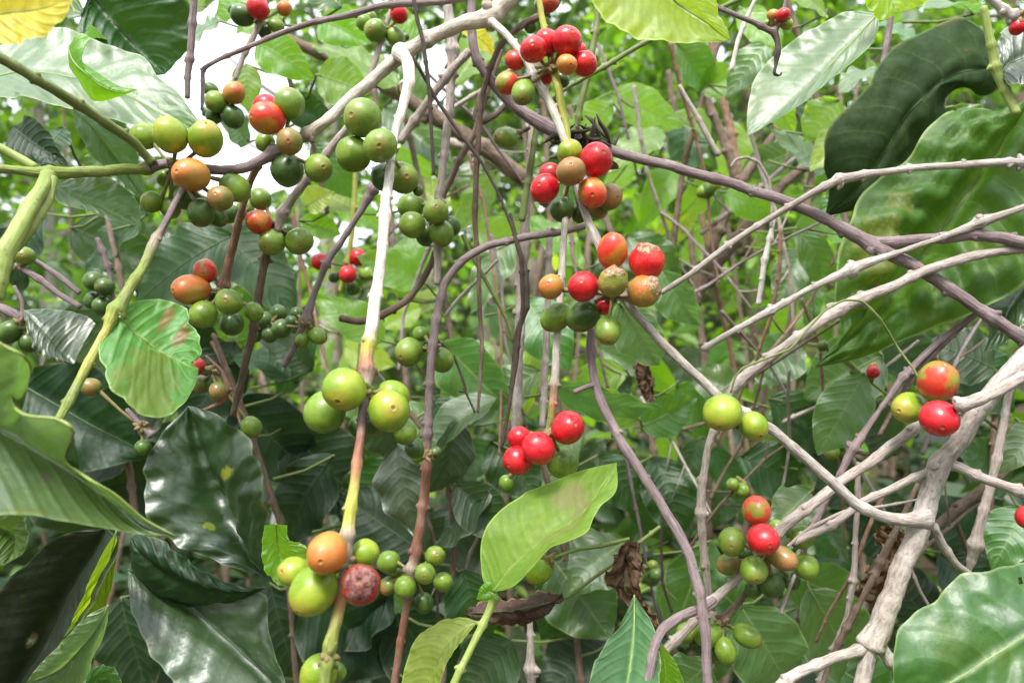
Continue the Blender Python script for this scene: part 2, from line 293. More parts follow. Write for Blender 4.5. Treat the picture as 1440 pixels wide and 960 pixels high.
# ---------------------------------------------------------------- builders
def tube_geo(cent, rad, sides=9, vs=None, fs=None, uv=None, wob=0.12, seed=0.0, cap=True):
    vs = [] if vs is None else vs; fs = [] if fs is None else fs; uv = [] if uv is None else uv
    o = len(vs); n = len(cent); up = None; L = 0
    for i, c in enumerate(cent):
        t = (cent[min(i + 1, n - 1)] - cent[max(i - 1, 0)]).normalized()
        if up is None:
            up = t.cross(Vector((0.3, 1, 0.1))).normalized()
        up = (up - t * up.dot(t)).normalized(); b = t.cross(up)
        if i: L += (c - cent[i - 1]).length
        for k in range(sides):
            a = 2 * math.pi * k / sides
            e = 1 + wob * mnoise.noise(Vector((math.cos(a) * 1.2, math.sin(a) * 1.2, L * 90 + seed)))
            vs.append(c + (up * math.cos(a) + b * math.sin(a)) * rad[i] * e)
            uv.append((min(k, sides - k) * 2 / sides, L * 4))
    for i in range(n - 1):
        for k in range(sides):
            a = o + i * sides + k; b2 = o + i * sides + (k + 1) % sides
            fs.append((a, b2, b2 + sides, a + sides))
    if cap:
        for i, s in ((0, -1), (n - 1, 1)):
            vs.append(cent[i] + (cent[i] - cent[1 if i == 0 else n - 2]).normalized() * rad[i] * 0.4); uv.append((0.5, L * 4 if i else 0)); c = len(vs) - 1
            for k in range(sides):
                a = o + i * sides + k; b2 = o + i * sides + (k + 1) % sides
                fs.append((b2, a, c) if s < 0 else (a, b2, c))
    return vs, fs, uv
def tube(name, pts, mat, parent=None, nodes=(), swell=0.55, wob=0.14, auto=None, kink=0.0, skin=None, straight=.55, **kw):
    """pts: (px, py, depth, width in px); nodes: indices of control points with a swollen joint"""
    Lp = sum(math.dist(a[:2], b[:2]) for a, b in zip(pts, pts[1:]))
    if skin:
        pts = [tuple(p) + SKIN[k] for p, k in zip(pts, skin)]; mat = 'graded'
    n = max(4, int(Lp / 4)); cs = catmull([tuple(p) for p in pts], n, straight); sd_ = random.random() * 50
    if auto is None: auto = 62 if max(p[3] for p in pts) < 25 and Lp > 90 else 0
    npx = [tuple(pts[i][:2]) for i in nodes]; strong = set(npx)
    if auto:
        k = auto * random.uniform(.5, 1.0); tot = 0
        for a, b in zip(cs, cs[1:]):
            tot += math.dist(a[:2], b[:2])
            if tot > k: npx.append(a[:2]); k += auto * random.uniform(.75, 1.25)
    cent, rad = [], []
    for i, q4 in enumerate(cs):
        x, y, d, wd = q4[:4]; r = wd / 2
        s = 0
        for q in npx:
            dd = math.dist((x, y), q) / max(r, 2.0)
            s = max(s, math.exp(-(dd / 0.8) ** 2) * (1.0 if q in strong else .55))
        j = mnoise.noise(Vector((i * 0.10, sd_, 0))) * r * 0.28 + kink * mnoise.noise(Vector((i * 0.07, sd_, 3))) * r
        j2 = mnoise.noise(Vector((i * 0.10, sd_, 9))) * r * 0.28
        cent.append(P(x + j, y + j2, d)); rad.append(r * (1 + swell * s) * (1 + .10 * mnoise.noise(Vector((i * .30, sd_, 5)))) * d / F)
    sides = 14 if pts[0][3] > 12 else 9
    vs, fs, uv = tube_geo(cent, rad, sides, wob=wob, seed=sd_)
    cols = [c for q in cs for c in [q[4:7]] * sides] + [cs[0][4:7], cs[-1][4:7]] if skin else None
    for q in npx:                                    # paired bud scars: short stubs at each joint
        if q in (tuple(pts[0][:2]), tuple(pts[-1][:2])): continue
        i = min(range(1, n), key=lambda k: math.dist(cs[k][:2], q)); t = (cent[i + 1] - cent[i - 1]).normalized()
        sd2 = t.cross(Vector((random.gauss(0, .4), -1, random.gauss(0, .4)))).normalized()
        for sg in (-1, 1):
            if random.random() < .55: continue
            a = cent[i] + sd2 * (sg * rad[i] * .55); o0 = len(vs)
            tube_geo([a, a + sd2 * (sg * rad[i] * .35) + t * rad[i] * .15, a + sd2 * (sg * rad[i] * random.uniform(.45, .75)) + t * rad[i] * random.uniform(.2, .5)], [rad[i] * .6, rad[i] * .45, rad[i] * .28], 6, vs, fs, uv, wob=.3)
            if skin: cols += [tuple(k * .8 for k in cs[i][4:7])] * (len(vs) - o0)
    o = mesh(name, vs, fs, BK[mat] if isinstance(mat, str) else mat, parent, P(*pts[0][:3]) if parent is None else None, uv, **kw)
    if skin:
        at = o.data.color_attributes.new('skin', 'FLOAT_COLOR', 'POINT')
        at.data.foreach_set('color', [k for c in cols for k in (c[0], c[1], c[2], 1.0)])
    return o

def branch(label, pts, mat, cat='branch', name='coffee_branch', group=None, **kw):
    """a branch thing: an Empty at the branch's base with a stem part"""
    e = empty(name, P(*pts[0][:3]), label=label, category=cat, group=group)
    tube('stem', pts, mat, e, **kw); return e

def make_berry_mesh(name, sx, sy, sz, seam, seed, wr=0.0):
    th = [0.0, 0.05, 0.10, 0.135, 0.17, 0.22, 0.32] + [0.32 + (math.pi - 0.36) * (i / 13) for i in range(1, 14)]
    seg = 22; vs = []; fs = []; mi = []
    def prof(t):
        r = 1.0
        if t < 0.115: r -= 0.035
        elif t < 0.15: r += 0.012
        elif t < 0.19: r += 0.006
        elif t < .28: r -= 0.004
        if t > 2.75: r -= 0.05 * (t - 2.75) / 0.4
        return r
    vs.append((0, 0, prof(0) * sz))
    for t in th[1:]:
        for k in range(seg):
            a = 2 * math.pi * k / seg
            e = prof(t) * (1 + 0.04 * mnoise.noise(Vector((math.cos(a) * math.sin(t), math.sin(a) * math.sin(t), math.cos(t) + seed)) * 1.3) - 0.02 * max(0, mnoise.noise(Vector((math.cos(a) * math.sin(t) + 7, math.sin(a) * math.sin(t), math.cos(t) + seed)) * 2.6)) + wr * mnoise.noise(Vector((math.cos(a) * math.sin(t), math.sin(a) * math.sin(t), math.cos(t) * 1.3 + seed)) * 3.2) * max(0, math.cos(t) + .3))
            e *= 1 - seam * math.exp(-(math.cos(a) / 0.16) ** 2) * math.sin(t)
            vs.append((math.sin(t) * math.cos(a) * e * sx, math.sin(t) * math.sin(a) * e * sy, math.cos(t) * e * sz))
    vs.append((0, 0, -0.96 * sz))
    for k in range(seg): fs.append((0, 1 + k, 1 + (k + 1) % seg)); mi.append(1)
    for i in range(len(th) - 2):
        for k in range(seg):
            a = 1 + i * seg + k; b = 1 + i * seg + (k + 1) % seg
            fs.append((a, a + seg, b + seg, b)); mi.append(1 if th[i + 2] < 0.12 else 0)
    o = 1 + (len(th) - 2) * seg
    for k in range(seg): fs.append((o + k, len(vs) - 1, o + (k + 1) % seg)); mi.append(0)
    me = bpy.data.meshes.new(name); me.from_pydata(vs, [], fs)
    me.materials.append(None); me.materials.append(eye_mat)
    me.polygons.foreach_set('material_index', mi); me.polygons.foreach_set('use_smooth', [True] * len(fs)); me.update(); return me
BMESH = [make_berry_mesh('berry', 1.0, .93, 1.05, .012, 1), make_berry_mesh('berry', .97, .95, 1.10, .02, 5), make_berry_mesh('berry', 1.02, .95, 1.0, .0, 9), make_berry_mesh('berry', .98, .9, 1.07, .015, 13), make_berry_mesh('berry', 1.03, .97, 1.02, .008, 17)]
BSCAR = [make_berry_mesh('berry', 1.02, .93, 1.02, .01, 3, .16), make_berry_mesh('berry', .98, .95, 1.05, .01, 8, .13)]
BTALL = [make_berry_mesh('berry', .92, .88, 1.16, .012, 2), make_berry_mesh('berry', .9, .88, 1.22, .02, 7)]
def berry(parent, px, py, r, d, kind, axis, tall=False):
    me = random.choice(BSCAR if kind in ('rs', 'os', 'gs', 'rot') else BTALL if tall else BMESH)
    o = bpy.data.objects.new('berry', me); c = P(px, py, d)
    link(o, parent, c)
    if kind in ('rs', 'os', 'gs', 'rot'): o['label'] = BN[kind]
    elif kind not in ('g',): o['label'] = BN[kind] + ' berry'
    o.scale = (r * d / F,) * 3
    o.rotation_mode = 'QUATERNION'; q = axis.to_track_quat('Z', 'Y'); o.rotation_quaternion = q @ Quaternion((0, 0, 1), random.uniform(0, 6.28))
    o.material_slots[0].link = 'OBJECT'; o.material_slots[0].material = BM[kind]
    return c
def cluster(br, node, berries, label=None):
    """berries: (px, py, r, depth offset, kind[, (eye x, eye y) in radii][, 't' for an oval one])"""
    nx, ny, nd = node; N = P(nx, ny, nd)
    e = empty('berry_cluster', N, br, label=label)
    vs, fs, uv = [], [], []
    for bd in berries:
        px, py, r, dd, kind = bd[:5]; d = nd + dd; tall = 't' in bd[5:]; eye = next((q for q in bd[5:] if isinstance(q, tuple)), None)
        c = P(px, py, d); away = (c - N); away = away.normalized() if away.length > 1e-5 else Vector((0, -1, 0))
        if eye:
            ex, ey = eye; zz = math.sqrt(max(0.0, 1 - ex * ex - ey * ey)); ax = Vector((ex, -zz, -ey)).normalized()
        else:
            ax = (away + Vector((random.uniform(-.35, .35), random.uniform(-.35, .2), random.uniform(-.45, .1)))).normalized()
        R = r * d / F
        berry(e, px, py, r, d, kind, ax, tall)
        base = c - (away * 0.5 + ax * 0.5).normalized() * R * 0.9
        m = (N + base) / 2 + Vector((0, 0, -0.001))
        cent = [N.lerp(m, t) if t < 1 else m for t in (0, .5, 1)] + [m.lerp(base, t) for t in (.5, 1)]
        tube_geo(cent, [.0013, .0010, .0009, .0010, .0014], 6, vs, fs, uv, cap=False)
    # the woody cushion the stalks spring from
    for k in range(9):
        v = Vector((random.uniform(-1, 1), random.uniform(-1, .3), random.uniform(-1, 1))).normalized()
        tube_geo([N - v * .002, N + v * .003, N + v * .006 * random.uniform(.6, 1)], [.0018, .0016, .0004], 5, vs, fs, uv)
    mesh('fruit_stalk', vs, fs, stalk_mat, e, N, uv)
    return e

def leaf_grid(name, grid, nv, nu, mat, parent, origin, rib, ribw, veins=0, holes=(), relief=1.0, lateral=9.0, crumple=0.0, **kw):
    """grid[i][j]: world points; displaced by quilting between side veins; a midrib (and side veins) are built on top"""
    # approximate normals
    nr = [[None] * (nu + 1) for _ in range(nv + 1)]
    for i in range(nv + 1):
        for j in range(nu + 1):
            a = grid[min(i + 1, nv)][j] - grid[max(i - 1, 0)][j]; b = grid[i][min(j + 1, nu)] - grid[i][max(j - 1, 0)]
            nn = a.cross(b)
            if nn.length < 1e-12: nn = Vector((0, -1, 0))
            nn.normalize()
            nr[i][j] = nn
    mi_, mj_ = nv // 2, nu // 2
    flip = -1 if nr[mi_][max(1, mj_ - 1)].y > 0 else 1
    Lr = sum((grid[i + 1][mj_] - grid[i][mj_]).length for i in range(nv))
    W = (grid[mi_][0] - grid[mi_][nu]).length
    sd_ = random.random() * 90
    vs = []; uv = []
    for i in range(nv + 1):
        v = i / nv
        for j in range(nu + 1):
            s = 2 * j / nu - 1; a = abs(s)
            ph = v * lateral - 1.9 * a ** 1.3
            q = abs((ph % 1.0) - 0.5) * 2      # 1 at vein, 0 between
            prof = math.sin(math.pi * min(1, a * 1.02)) ** .7 if a < .98 else 0
            env = math.sin(math.pi * min(max(v, 0), 1)) ** .5
            h = relief * W * 0.014 * (1 - q ** 2) * prof * env - relief * W * .03 * math.exp(-(a / .10) ** 2) * env
            h += W * 0.045 * mnoise.noise(Vector((v * 3.6 + sd_, s * 1.9, sd_))) * env + W * .012 * relief * mnoise.noise(Vector((v * 13 + sd_, s * 5, sd_))) * env
            if crumple: h += W * crumple * (mnoise.noise(Vector((v * 5 + sd_, s * 3.2, sd_))) + .5 * mnoise.noise(Vector((v * 12 + sd_, s * 8, 3 + sd_))))
            vs.append(grid[i][j] + nr[i][j] * (h * flip)); uv.append((j / nu, v))
    fs = []
    for i in range(nv):
        for j in range(nu):
            u_, v_ = (j + .5) / nu, (i + .5) / nv
            if any(((u_ - hu) / hr) ** 2 + ((v_ - hv) / (hr * W / Lr)) ** 2 < 1 for hu, hv, hr in holes): continue
            a = i * (nu + 1) + j
            fs.append((a, a + 1, a + nu + 2, a + nu + 1) if flip > 0 else (a, a + nu + 1, a + nu + 2, a + 1))
    o = mesh(name, vs, fs, mat, parent, origin, uv, **kw)
    if rib:
        ctr = [vs[i * (nu + 1) + mj_] + nr[i][mj_] * (flip * ribw * .25) for i in range(nv + 1)]
        rd = [ribw * (1.0 - .8 * i / nv) for i in range(nv + 1)]
        a, b, c = tube_geo(ctr, rd, 6, wob=0)
        mesh('midrib', a, b, rib, o, origin, c)
        if veins:
            a, b, c = [], [], []
            for k in range(1, int(lateral) + 1):
                for sg in (-1, 1):
                    cc = []
                    for aa in (0.02, .2, .4, .6, .8, .9):
                        v = (k - 0.5 + 1.9 * aa ** 1.3 + .5) / lateral
                        v = (k + 1.9 * aa ** 1.3) / lateral
                        if v > .97: break
                        fi = v * nv; i0 = min(int(fi), nv - 1); t = fi - i0; jj = int(round((sg * aa + 1) / 2 * nu))
                        cc.append(vs[i0 * (nu + 1) + jj].lerp(vs[(i0 + 1) * (nu + 1) + jj], t) + nr[i0][jj] * flip * ribw * .05)
                    if len(cc) > 2:
                        tube_geo(cc, [ribw * .34 * (1 - .75 * q / len(cc)) for q in range(len(cc))], 4, a, b, c, wob=0, cap=False)
            if a: mesh('side_veins' if False else 'side_vein', a, b, rib, o, origin, c)
    return o
def hero(label, L, M, R, d, mat, parent=None, camber=0.10, edge=0.035, nv=60, nu=20, rib=None, ribw=None, veins=0, holes=(), wavef=5.0,
         relief=1.0, lateral=9.0, name='coffee_leaf', petiole=None, cat='leaf', group=None, pmat='green', crumple=0.0, rim=False):
    """a big leaf from three outlines (left edge, midrib, right edge) in photo pixels; the third value of a point shifts its depth"""
    def cv(pts): return catmull([(p[0], p[1], (p[2] if len(p) > 2 else 0.0)) for p in pts], nv)
    l, m, r = cv(L), cv(M), cv(R)
    s1, s2 = random.random() * 9, random.random() * 9
    grid = []
    for i in range(nv + 1):
        row = []; A = P(l[i][0], l[i][1], d + l[i][2]); B = P(m[i][0], m[i][1], d + m[i][2]); C = P(r[i][0], r[i][1], d + r[i][2])
        W = (A - C).length; nn = Vector((0, -1, 0))
        for j in range(nu + 1):
            s = 2 * j / nu - 1; a = abs(s); X = B.lerp(A if s < 0 else C, a)
            off = camber * W * math.sin(math.pi * a) * .5
            off += edge * W * a ** 3 * (math.sin(i / nv * wavef * 2 * math.pi + (s1 if s < 0 else s2)) + .5 * math.sin(i / nv * wavef * 4.6 * math.pi + s2))
            row.append(X + nn * off)
        grid.append(row)
    B0 = P(m[0][0], m[0][1], d + m[0][2])
    Wm = (grid[nv // 2][0] - grid[nv // 2][nu]).length
    ribw = ribw or max(0.0005, Wm * 0.012)
    rib = rib or (rib_dark if mat in ('deep', 'dark', 'shade', 'patchy', 'spotted', 'silver') else rib_pale)
    kw = dict(label=label)
    if parent is None: kw.update(category=cat, group=group)
    o = leaf_grid(name if parent is None else 'leaf', grid, nv, nu, mat if not isinstance(mat, str) else LM[mat], parent, B0, rib, ribw, veins, holes, relief, lateral, crumple, **kw)
    if rim:                                          # the thickened, rolled margin that catches the light
        e_ = [o.data.vertices[i * (nu + 1)].co + B0 for i in range(nv + 1)]
        a, b, c = tube_geo(e_, [ribw * (1.1 - .7 * abs(2 * i / nv - 1) ** 3) for i in range(nv + 1)], 7, wob=.1); mesh('leaf_margin', a, b, BK['green'], o, B0, c)
    if petiole:
        pts = [P(*p[:3]) for p in petiole] ; pts.append(B0 + (P(m[1][0], m[1][1], d + m[1][2]) - B0) * .6)
        cc = [Vector(q) for q in catmull([tuple(q) for q in pts], 8)]
        a, b, c = tube_geo(cc, [ribw * 1.5] * 9, 7, wob=.05); mesh('petiole', a, b, BK[pmat], o, B0, c)
    return o
def leaf_at(parent, base, tip, wid, mat, roll=0.0, bend=0.12, fold=0.12, wave=0.05, name='leaf', nv=16, nu=8, rib=0, veins=0, stem=None, **kw):
    """a plain leaf between two world points; wid = full width in metres"""
    a = tip - base; L = a.length; a.normalize()
    n0 = Vector((0, -1, 0.25)); n0 = (n0 - a * n0.dot(a))
    if n0.length < .1: n0 = Vector((0, 0, 1)) - a * a.z
    n0.normalize(); n0 = Quaternion(a, roll) @ n0; sdir = a.cross(n0)
    ph, ph2 = random.random() * 6, random.random() * 6; fq = random.uniform(2.5, 4)
    pk = random.uniform(.75, 1.0)
    grid = []
    for i in range(nv + 1):
        v = i / nv; hw = wid / 2 * (math.sin(math.pi * v ** pk) ** .78) * (1 - .25 * v) * 1.12 if 0 < v < 1 else 0.0
        if v > .86: hw *= .85
        c = base + a * (L * v) + n0 * (bend * L * math.sin(math.pi * v) - bend * L * .5 * v * v)
        row = []
        for j in range(nu + 1):
            s = 2 * j / nu - 1
            row.append(c + sdir * (s * hw) + n0 * (fold * hw * abs(s) * 1.6 + wave * wid * s * s * math.sin(v * fq * 6.28 + (ph if s > 0 else ph2))))
        grid.append(row)
    if rib == 0: rib = rib_dark if mat in ('deep', 'dark', 'silver') or mat is dried else rib_pale
    o = leaf_grid(name, grid, nv, nu, mat if not isinstance(mat, str) else LM[mat], parent, base, rib, max(.0004, wid * .011), veins, (), random.uniform(.15, .6), 8.0, **kw)
    if stem is not None:
        m = (stem + base) / 2 + Vector((0, 0, -.003)); cc = [stem, m, base, base + a * .004]
        A, B_, C = tube_geo(cc, [.0013, .0010, .0010, .0008], 5, wob=0); mesh('petiole', A, B_, BK['dgreen'], o, base, C)
    return o

# ---------------------------------------------------------------- the setting: hillside ground
def ground_h(x, y):
    k = min(max(y - 2.6, 0), 60)
    t = math.tanh(x / (0.35 * max(y, 1) + .5))
    g = k * (0.19 + 0.15 * t)
    return g + 0.10 * mnoise.noise(Vector((x * .5, y * .5, 0))) * min(1, max(y, 0) / 3 + .2)
def axis_steps(a, b, near, far):
    out = []; v = 0.0
    while v < b: out.append(v); v += near + abs(v) * far
    out.append(b); neg = []; v = -near
    while v > a: neg.append(v); v -= near + abs(v) * far
    return [a] + neg[::-1] + out
xs = axis_steps(-200, 200, .12, .09); ys = axis_steps(-100, 400, .12, .09)
vs = [Vector((x, y, ground_h(x, y))) for y in ys for x in xs]
fs = [(j * len(xs) + i, j * len(xs) + i + 1, (j + 1) * len(xs) + i + 1, (j + 1) * len(xs) + i) for j in range(len(ys) - 1) for i in range(len(xs) - 1)]
b = NB('forest_floor_soil'); vec, rnd, tc = b.coords(False)
n1 = b.noise(vec, 2.2, 6, .65); n2 = b.noise(vec, 28, 5, .7); vo = b.n('TexVoronoi'); b.l(vec, vo.inputs['Vector']); vo.inputs['Scale'].default_value = 14
col = b.mix(b.ramp(n2, .35, .65), (0.05, 0.034, 0.022), (0.13, 0.09, 0.06))
col = b.mix(b.ramp(n1, .47, .6), col, (0.055, 0.09, 0.022))
col = b.mix(b.math('MULTIPLY', b.math('SUBTRACT', 1.0, b.ramp(vo.outputs['Distance'], .1, .4)), .5), col, (0.17, 0.12, 0.08))
bs = b.bsdf(col, .9, b.bump(b.math('ADD', n2, vo.outputs['Distance']), .9, .03), .2); b.l(bs.outputs[0], b.out.inputs[0])
mesh('ground', vs, fs, b.m, origin=(0, 0, 0), kind='structure')

# foliage masses ---------------------------------------------------------------
def island_leaf(name, cols, tw, rough=.45):
    b = NB(name); ge = b.n('NewGeometry'); r = ge.outputs['Random Per Island']; vec, rnd, tc = b.coords(False)
    cr = b.n('ValToRGB'); b.l(r, cr.inputs[0]); e = cr.color_ramp.elements
    e[0].color = cols[0] + (1,); e[1].color = cols[-1] + (1,)
    for k, c in enumerate(cols[1:-1]): q = e.new((k + 1) / (len(cols) - 1)); q.color = c + (1,)
    col = b.mix(b.ramp(b.noise(vec, 3.0, 3), .35, .65), cr.outputs[0], b.mix(1.0, cr.outputs[0], (.6, .66, .6), 'MULTIPLY'))
    bs = b.bsdf(col, rough, None, .5); tr = b.n('BsdfTranslucent'); b.l(b.mix(1.0, col, (2.0, 2.1, .9), 'MULTIPLY'), tr.inputs[0])
    ms = b.n('MixShader'); ms.inputs[0].default_value = tw; b.l(bs.outputs[0], ms.inputs[1]); b.l(tr.outputs[0], ms.inputs[2]); b.l(ms.outputs[0], b.out.inputs[0]); return b.m
FM_bright = island_leaf('sunny_foliage', [(.03, .07, .014), (.12, .24, .018), (.05, .11, .018), (.19, .34, .02), (.07, .15, .02), (.14, .27, .02), (.25, .38, .03)], .5)  # dark tones mixed in to stand for shaded gaps
FM_dark = island_leaf('shaded_foliage', [(.010, .022, .008), (.02, .05, .013), (.05, .10, .025), (.014, .035, .014)], .2)  # low foliage: shade put into the leaf colours
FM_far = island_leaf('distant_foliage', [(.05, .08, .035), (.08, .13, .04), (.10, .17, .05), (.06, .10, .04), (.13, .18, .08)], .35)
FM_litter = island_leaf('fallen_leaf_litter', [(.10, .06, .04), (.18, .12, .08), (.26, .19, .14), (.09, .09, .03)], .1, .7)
def add_leaf(vs, fs, p, L, ang=None, flat=.5):
    yaw = random.uniform(0, 6.28); pit = random.gauss(-.35, .45) if ang is None else ang
    a = Vector((math.cos(yaw) * math.cos(pit), math.sin(yaw) * math.cos(pit), math.sin(pit)))
    up = Vector((random.gauss(0, flat), random.gauss(0, flat), 1)); s = a.cross(up)
    if s.length < .1: return
    s.normalize(); n = s.cross(a); W = L * random.uniform(.19, .27); o = len(vs)
    f = W * random.uniform(.1, .5); dr = -L * random.uniform(0, .25)
    vs += [p, p + a * L * .35 + s * W + n * f, p + a * L * .35, p + a * L * .35 - s * W + n * f,
           p + a * L * .7 + s * W * .8 + n * (f + dr * .3), p + a * L * .7 + n * dr * .3, p + a * L * .7 - s * W * .8 + n * (f + dr * .3), p + a * L + n * dr]
    fs += [(o, o + 2, o + 1), (o, o + 3, o + 2), (o + 1, o + 2, o + 5, o + 4), (o + 2, o + 3, o + 6, o + 5), (o + 4, o + 5, o + 7), (o + 5, o + 6, o + 7)]
def in_sky_gap(p):
    if p.y < .2: return False
    u = 720 + p.x / p.y * F; v = 480 - (p.z - CAMZ) / p.y * F
    for (cx, cy, rx, ry) in ((290, 130, 130, 120), (350, 210, 90, 80), (330, 60, 90, 60), (615, 100, 38, 45), (1000, 60, 30, 25), (520, 200, 40, 40), (600, 380, 30, 16), (735, 375, 40, 35), (475, 320, 60, 25)):
        if ((u - cx) / rx) ** 2 + ((v - cy) / ry) ** 2 < 1 + .5 * mnoise.noise(Vector((u * .03, v * .03, 0))): return True
    return False
def foliage(name, label, n, region, size, mat, clump=.5, **kw):
    vs, fs = [], []; tries = 0; cnt = 0
    while cnt < n and tries < n * 6:
        tries += 1; p = region()
        if p is None: continue
        if mnoise.noise(p * (1 / clump)) < -.05 and random.random() < .85: continue
        if in_sky_gap(p): continue
        add_leaf(vs, fs, p, random.uniform(*size)); cnt += 1
    return mesh(name, vs, fs, mat, origin=(0, 0, 0), smooth=True, label=label, **kw)
def reg_under(y0, y1, h0, h1, xl=-1.0, xr=1.0):
    def f():
        y = y0 + (y1 - y0) * random.random() ** .7; x = random.uniform(xl, xr) * (y + .5); g = ground_h(x, y)
        return Vector((x, y, g + h0 + (h1 - h0) * random.random()))
    return f
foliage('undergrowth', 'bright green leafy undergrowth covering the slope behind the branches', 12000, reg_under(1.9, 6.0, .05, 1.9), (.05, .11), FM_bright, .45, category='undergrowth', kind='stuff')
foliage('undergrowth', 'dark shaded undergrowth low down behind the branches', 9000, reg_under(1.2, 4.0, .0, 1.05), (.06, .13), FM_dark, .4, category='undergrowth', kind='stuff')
_far = reg_under(6.5, 16, .0, 5.0, -.9, .9)
def reg_ring():
    if random.random() < .75: return _far()
    a = random.uniform(math.radians(50), math.radians(310)); r = random.uniform(3.2, 5.5)  # unseen near foliage at the sides and behind, added to block low sky light
    x, y = math.sin(a) * r, math.cos(a) * r
    return Vector((x, y, ground_h(x, y) + random.uniform(0, 4.2)))
foliage('woodland', 'pale distant woodland far up the slope, with an unseen foliage ring added around the camera to block light', 40000, reg_ring, (.16, .34), FM_far, 1.4, category='woodland', kind='stuff')
vs, fs = [], []
for _ in range(7000):
    y = random.uniform(.8, 5); x = random.uniform(-1, 1) * (y + .4); p = Vector((x, y, ground_h(x, y) + random.uniform(.003, .03))); add_leaf(vs, fs, p, random.uniform(.05, .12), random.uniform(-.2, .3), .3)
mesh('leaf_litter', vs, fs, FM_litter, origin=(0, 0, 0), kind='stuff', label='fallen brown leaves covering the ground', category='leaf litter')

# trees up the slope: trunk, limbs and a crown each
def bg_tree(x, y, h, r, label, mat, crown_r, nleaf, lean=0.0):
    g = ground_h(x, y); o = Vector((x, y, g - .05)); e = empty('tree', o, label=label, category='tree', group='trees on the slope behind')
    top = o + Vector((lean, 0, h)); cc = [o.lerp(top, i / 14) + Vector((mnoise.noise(Vector((i * .3, x, y))), mnoise.noise(Vector((i * .3, y, x))), 0)) * .12 * i / 8 for i in range(15)]
    a, b_, c = tube_geo(cc, [r * (1 - .6 * i / 14) for i in range(15)], 10, wob=.1); mesh('trunk', a, b_, BK[mat], e, o, c)
    tips = []
    for k in range(7):
        s = cc[5 + k]; yaw = random.uniform(0, 6.28); Ln = crown_r * random.uniform(.7, 1.2)
        t = s + Vector((math.cos(yaw) * Ln, math.sin(yaw) * Ln, Ln * random.uniform(.3, .9))); mid = s.lerp(t, .5) + Vector((0, 0, -.08 * Ln))
        pts = [Vector(q) for q in catmull([tuple(s), tuple(mid), tuple(t)], 8)]; a, b_, c = tube_geo(pts, [r * .42 * (1 - .8 * i / 8) for i in range(9)], 6)
        mesh('limb', a, b_, BK[mat], e, o, c); tips += pts[3:]
    vs, fs = [], []
    for _ in range(nleaf):
        p = random.choice(tips) + Vector((random.gauss(0, 1), random.gauss(0, 1), random.gauss(0, .8))) * crown_r * .28
        if in_sky_gap(p): continue
        add_leaf(vs, fs, p, random.uniform(.09, .17))
    mesh('crown', vs, fs, FM_bright, e, o, kind='stuff')
bg_tree(-2.9, 4.6, 4.4, .06, 'slim grey tree at far left behind the hanging leaves', 'tan', 1.0, 1700)
bg_tree(-1.6, 6.5, 5.0, .09, 'pale trunk standing in the bright gap at upper left', 'pale', 1.1, 1500)
bg_tree(.9, 5.2, 4.4, .05, 'slim tree rising behind the red berries at top centre', 'tan', 1.0, 1700, .4)
bg_tree(2.1, 6.4, 5.0, .08, 'brown tree behind the pale glossy leaf at top', 'brown', 1.2, 2000)
bg_tree(4.2, 6.2, 4.6, .07, 'tree hidden behind the ribbed leaf at right', 'brown', 1.2, 1600)
bg_tree(-.3, 8.5, 5.5, .10, 'thick distant tree in the middle behind the vines', 'tan', 1.5, 2000)

